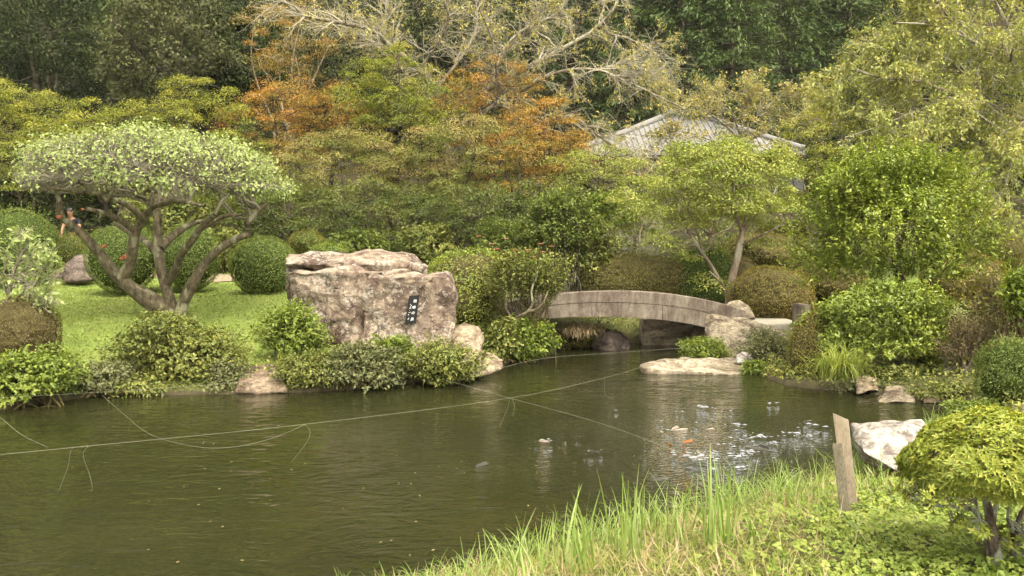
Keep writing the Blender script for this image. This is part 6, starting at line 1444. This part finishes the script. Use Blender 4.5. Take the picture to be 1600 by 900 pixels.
# ------------------------------------------------------------------ little azalea in the right foreground
def azalea():
    rng = RNG(801); d = 4.75; base = gd(1562, 4.75); s = d / FPX
    root = thing('azalea_shrub', 'small golden green azalea trained as a tree in the right foreground', 'shrub', base)
    tb = Tubes(); nodes = []
    def limb(P, r0, r1):
        pp, rr = tb.path([W(*p) - base for p in P], np.linspace(r0, r1, len(P)) * (1 + .08 * rng.normal(size=len(P))), 9, 5); nodes.extend(pp[len(pp) // 2:])
    limb([(1555, 925, 4.72), (1558, 880, 4.72), (1550, 840, 4.72), (1545, 800, 4.72), (1535, 760, 4.7)], .040, .016)
    limb([(1545, 920, 4.75), (1545, 870, 4.76), (1538, 830, 4.76), (1522, 798, 4.76), (1490, 792, 4.72), (1455, 790, 4.7)], .022, .006)
    limb([(1566, 920, 4.78), (1556, 860, 4.8), (1550, 820, 4.84), (1560, 780, 4.9), (1580, 750, 5.0)], .026, .01)
    limb([(1590, 925, 4.8), (1584, 870, 4.8), (1585, 840, 4.8), (1598, 800, 4.78), (1620, 770, 4.76)], .026, .012)
    limb([(1538, 830, 4.74), (1530, 810, 4.6), (1525, 780, 4.5)], .012, .005)
    limb([(1585, 840, 4.8), (1575, 810, 4.65), (1580, 780, 4.5)], .014, .006)
    nd = np.array(nodes)
    def surf(n, cx, cy, rx, rz, ry, dc, k, zmin):
        v = rdir(rng, n * 2); v = v[v[:, 2] > zmin][:n]; c = W(cx, cy, dc) - base
        return c + v * lumpy(v, 803, 2.6, .10)[:, None] * np.array([rx * s, ry * s, rz * s]) * k, v
    prev, pr = nd, np.full(len(nd), .008)
    for n, k, r, sd_ in ((70, .55, .006, 5), (260, .78, .0035, 4), (900, .93, .0022, 3)):
        E, v = surf(n, 1556, 722, 138, 70, 110, d, k, -.58)
        j = np.argmin(np.linalg.norm(E[:, None] - prev[None], axis=2), 1); n = len(E)
        P, R = link_paths(prev[j], E, np.minimum(pr[j], r * 1.5), np.full(n, r * .7), 4, rng, .1); tb.batch(P, R, sd_); prev, pr = E, np.full(n, r)
    lo, lv = surf(60, 1455, 765, 52, 26, 60, 4.7, .9, -.9); lo2, lv2 = surf(90, 1600, 850, 48, 30, 60, 4.7, .8, -.9); lo3, lv3 = surf(40, 1515, 822, 34, 13, 40, 4.65, .8, -.9)
    for L_ in (lo, lo2, lo3):
        j = np.argmin(np.linalg.norm(L_[:, None] - nd[None], axis=2), 1); P, R = link_paths(nd[j], L_, np.full(len(L_), .003), np.full(len(L_), .0015), 4, rng, .12); tb.batch(P, R, 3)
    E2, v2 = surf(2300, 1556, 722, 142, 73, 113, d, 1.0, -.60)
    E = np.vstack([E2 * (1 - .0) + 0, E, lo, lo2, lo3]); v = np.vstack([v2, v, lv, lv2, lv3])
    tb.obj('trunk', bark_mat('azalea_bark', (.15, .115, .085), (.05, .038, .028), (.33, .35, .27), .7, 22), root)
    per = 7; n = len(E); ax = unit(v * .8 + [0, 0, .55] + rng.normal(size=(n, 3)) * .25)
    t1 = unit(np.cross(ax, rng.normal(size=(n, 3)))); t2 = np.cross(ax, t1); a = rng.random((n, 1)) * 6.28 + np.arange(per)[None] * (6.283 / per) + rng.normal(size=(n, per)) * .25
    rad = np.cos(a)[..., None] * t1[:, None] + np.sin(a)[..., None] * t2[:, None]
    el = (.25 + .5 * rng.random((n, per)))[..., None]
    U = unit(rad * (1 - el * .6) + ax[:, None] * el).reshape(-1, 3); N = unit(ax[:, None] - rad * .5 + 0 * U.reshape(n, per, 3)).reshape(-1, 3)
    P = np.repeat(E, per, 0) + rng.normal(size=(n * per, 3)) * .003
    Ls = .034 * (.6 + .6 * rng.random(n * per))
    ob('crown', leaf_mesh('crown', P, N, U, Ls, Ls * .40, np.clip(np.repeat(rng.random(n), per) * .5 + .5 * rng.random(n * per), 0, 1), .2), LM['azalea'], root)
azalea()

# ------------------------------------------------------------------ cords stretched over the pond
CORD = plain_mat('pale_cord', (.24, .23, .165), .8, .2, .15, 30)
def cord(label, pts, tails=(), r=.0015, sub=8):
    P = [Z(*p) for p in pts]; o = P[0]; root = thing('bird_deterrent_cord', label, 'cord', o, 'cords stretched over the pond')
    tb = Tubes(); tb.path([p - o for p in P], np.full(len(P), r), 5, sub); tb.obj('line', CORD, root)
    for t in tails:
        q = np.array([Z(*t[0])] * len(t)); d = q[0][1]
        Q = [W(x, y, d) for x, y, _ in t]
        for p in Q: p[2] = max(p[2], .008)
        tb = Tubes(); tb.path([p - o for p in Q], np.full(len(Q), r * .8), 5, 6); tb.obj('knot_tail', CORD, root)
        V, F = ico(1); ob('knot', mesh_np('knot', V * r * 3 + (Z(*t[0]) - o), [F]), CORD, root)
cord('long cord crossing the pond from left edge to the flat rock', [(-60, 716, .42), (137, 697, .40), (475, 663, .38), (797, 622, .36), (945, 590, .3), (1000, 574, .2)],
     [[(128, 698, .4), (112, 702, 0), (106, 730, 0), (92, 768, 0)], [(137, 697, .4), (130, 712, 0), (141, 745, 0), (144, 765, 0), (140, 795, 0)], [(475, 663, .38), (484, 672, 0), (480, 690, 0), (457, 723, 0)],
      [(797, 622, .36), (792, 640, 0), (783, 662, 0), (780, 683, 0)], [(800, 623, .36), (804, 636, 0), (801, 650, 0)], [(945, 590, .3), (945, 615, 0), (955, 640, 0), (958, 668, 0)]])
cord('cord running from below the boulder to the grass by the stake', [(690, 592, .42), (797, 622, .37), (940, 662, .30), (1110, 725, .22)])
cord('slack cord sagging in a deep curve over the left water', [(160, 618, .4), (185, 640, .34), (230, 676, .26), (280, 693, .22), (330, 700, .2), (380, 696, .2), (430, 683, .27), (475, 664, .37)], r=.0014)
cord('short slack cord at the left edge', [(-40, 620, .45), (0, 652, .4), (35, 680, .36), (75, 699, .38)], r=.0014)
cord('thin cord under the bridge toward the left headland', [(782, 575, .3), (850, 560, .33), (960, 551, .34), (1080, 543, .4)], r=.0015)
cord('faint cord along the left bank in front of the ivy', [(-40, 624, .35), (150, 613, .36), (300, 603, .4), (445, 592, .42)], r=.0012)

# ------------------------------------------------------------------ koi and the splashing water around them
KO = dict(orange=plain_mat('koi_orange', (.30, .105, .03), .3, .5, .25, 18), pale=plain_mat('koi_pale', (.30, .24, .19), .3, .5, .25, 14), dark=plain_mat('koi_dark', (.055, .05, .04), .3, .5, .3, 14))
def koi(label, px, py, ang, ln, col, dz):
    b = Z(px, py, 0); root = thing('koi_carp', label, 'fish', (b[0], b[1], dz), 'koi feeding in the pond')
    t = np.linspace(0, 1, 13); wd = np.array([.02, .055, .078, .09, .094, .09, .08, .066, .052, .040, .030, .022, .018]) * ln * 1.05; ht = wd * .85; sw = .05 * np.sin(t * 4.2) * ln
    an = np.linspace(0, 6.283, 12, endpoint=False); V = []
    for i in range(13): V += [[(t[i] - .5) * -ln, sw[i] + math.cos(a) * wd[i], math.sin(a) * ht[i] - .3 * wd[i]] for a in an]
    I = np.arange(13 * 12).reshape(13, 12); F = np.stack([I[:-1], np.roll(I, -1, 1)[:-1], np.roll(I, -1, 1)[1:], I[1:]], -1).reshape(-1, 4)
    def part(n, me): o = ob(n, me, KO[col], root); o.rotation_euler = (0, 0, ang)
    part('body', mesh_np('body', V, [F, np.array([I[0][::-1], I[-1]])], smooth=True))
    xe = -.5 * ln; te = sw[-1]
    def fin(n, pts): 
        p = np.array(pts) * ln; k = len(p); V2 = np.vstack([p + [0, .004, 0], p - [0, .004, 0]]); part(n, mesh_np(n, V2, [np.array([list(range(k)), list(range(2 * k - 1, k - 1, -1))]), np.array([[i, (i + 1) % k, k + (i + 1) % k, k + i] for i in range(k)])]))
    fin('tail_fin', [(-.48, te / ln, .01), (-.66, te / ln + .03, .10), (-.60, te / ln + .02, 0), (-.64, te / ln + .03, -.09), (-.48, te / ln, -.03)])
    fin('dorsal_fin', [(.12, sw[4] / ln, .09), (.04, sw[5] / ln, .15), (-.16, sw[8] / ln, .11), (-.22, sw[9] / ln, .05)])
    for s in (-1, 1):
        p = np.array([(.22, s * .07, -.03), (.10, s * .19, -.05), (.05, s * .15, -.06), (.12, s * .07, -.05)]) * ln; V2 = np.vstack([p, p - [0, 0, .004]])
        part('pectoral_fin', mesh_np('pectoral_fin', V2, [np.array([[0, 1, 2, 3], [7, 6, 5, 4]]), np.array([[i, (i + 1) % 4, 4 + (i + 1) % 4, 4 + i] for i in range(4)])]))
koi('orange koi at the surface among the splashes', 1078, 692, .12, .38, 'orange', -.02)
koi('pinkish pale koi head breaking the surface left of the splashes', 1058, 672, .5, .40, 'pale', -.012)
koi('pale koi gliding above the splashes', 1112, 671, .05, .48, 'pale', -.055)
koi('dark koi nosing the surface at the right of the splashes', 1192, 702, 2.4, .42, 'dark', -.008)
koi('dark koi alone in the middle of the pond', 757, 728, .35, .46, 'dark', -.03)
koi('dark koi with pale back low in front of the reeds', 1026, 750, .5, .42, 'dark', -.012)
koi('greyish koi breaking the surface left of the long cord tail', 848, 690, 2.9, .40, 'pale', -.03)
koi('dark koi swimming toward the boulder reflection', 925, 708, 3.0, .38, 'dark', -.02)
def splash():
    """wavelets and foam thrown up by the fish"""
    m, N, L = mat_new('splash_foam'); p = N.new('ShaderNodeBsdfPrincipled'); p.inputs['Base Color'].default_value = (.38, .39, .42, 1); p.inputs['Roughness'].default_value = .25
    n = nz(N, L, 60, 3, coords(N, L)); L.new(bump(N, L, n.outputs[0], .6, .01), p.inputs['Normal']); tr = N.new('ShaderNodeBsdfTransparent'); mx = N.new('ShaderNodeMixShader'); mx.inputs[0].default_value = .35
    o = N.new('ShaderNodeOutputMaterial'); L.new(p.outputs[0], mx.inputs[1]); L.new(tr.outputs[0], mx.inputs[2]); L.new(mx.outputs[0], o.inputs[0])
    rng = RNG(901); V, Fs, k = [], [], 0
    spots = [(1090, 708, 34, 6, 60), (1105, 716, 26, 4, 40), (1170, 706, 22, 5, 40), (1150, 713, 20, 3, 24), (1185, 683, 30, 4, 50), (1150, 664, 18, 3, 22), (1060, 683, 14, 4, 22), (1250, 678, 28, 5, 50), (1210, 692, 18, 2, 22), (1160, 730, 20, 2, 16), (1115, 731, 12, 2, 10), (1040, 672, 8, 2, 6),
             (1100, 635, 16, 1.5, 12), (1132, 640, 14, 2.5, 14), (1205, 629, 18, 2, 14), (848, 689, 14, 2.5, 14), (925, 705, 12, 3, 12), (1025, 748, 12, 2, 5), (1062, 643, 8, 1.5, 5), (1028, 657, 8, 2, 6), (960, 642, 8, 2, 4), (1270, 665, 30, 8, 20), (1130, 690, 70, 26, 70), (1020, 700, 50, 20, 12), (898, 682, 12, 1, 5), (1015, 790, 10, 2, 6), (1232, 722, 8, 1.5, 5)]
    for cx, cy, sx, sy, n in spots:
        for _ in range(int(n * .6)):
            c = Z(cx + rng.normal() * sx * .55, cy + rng.normal() * sy * .6, 0)
            a = .004 + .014 * rng.random() ** 2.5 * (1.6 if sx > 15 and sx < 40 else 1); b = a * (.5 + .7 * rng.random()); m_ = 9
            th = np.linspace(0, 6.283, m_, endpoint=False); rr = 1 + .35 * rng.normal(size=m_)
            ring = np.stack([c[0] + np.cos(th) * a * 1.5 * rr, c[1] + np.sin(th) * b * rr, np.full(m_, .003)], 1)
            V.append(ring); V.append([[c[0] + rng.normal() * a * .2, c[1] + rng.normal() * b * .2, .006 + .45 * a * rng.random()]])
            Fs.append(np.stack([k + np.arange(m_), k + (np.arange(m_) + 1) % m_, np.full(m_, k + m_)], 1)); k += m_ + 1
    ob('water_splash', mesh_np('water_splash', np.concatenate(V), [np.concatenate(Fs)], smooth=True), m, label='white foam and wavelets where the koi feed', cat='splash', kind='stuff')
splash()
def floating():
    rng = RNG(905); n = 46; P = np.array([Z(px, py, .004) for px, py in zip(200 + 700 * rng.random(n), 650 + 230 * rng.random(n))]); P = P[pond_sd(P[:, 0], P[:, 1]) < -.1]; n = len(P)
    ob('floating_leaves', leaf_mesh('floating_leaves', P, np.array([[0, 0, 1.0]] * n) + rng.normal(size=(n, 3)) * .05, rng.normal(size=(n, 3)) * [1, 1, 0], .02 + .02 * rng.random(n), .015, rng.random(n), .05), LM['straw'], label='tiny yellow leaf specks floating on the open water', cat='leaves', kind='stuff')
floating()
# ------------------------------------------------------------------ thin damp air
def haze():
    m, N, L = mat_new('haze'); v = N.new('ShaderNodeVolumePrincipled')
    v.inputs['Color'].default_value = (.96, .95, .90, 1); v.inputs['Density'].default_value = 0.0003; v.inputs['Anisotropy'].default_value = 0.2
    o = N.new('ShaderNodeOutputMaterial'); L.new(v.outputs[0], o.inputs['Volume'])
    zt = float(GZ.max()) + 25.0
    bm = bmesh.new(); bmesh.ops.create_cube(bm, size=1); bmesh.ops.scale(bm, vec=(430, 300, zt + 2.2), verts=bm.verts); bmesh.ops.translate(bm, vec=(0, 105, (zt - 2.2) / 2), verts=bm.verts)
    me = bpy.data.meshes.new('haze'); bm.to_mesh(me); bm.free()
    ob('haze', me, m, kind='stuff', label='thin damp haze hanging over the garden', cat='haze')
haze()
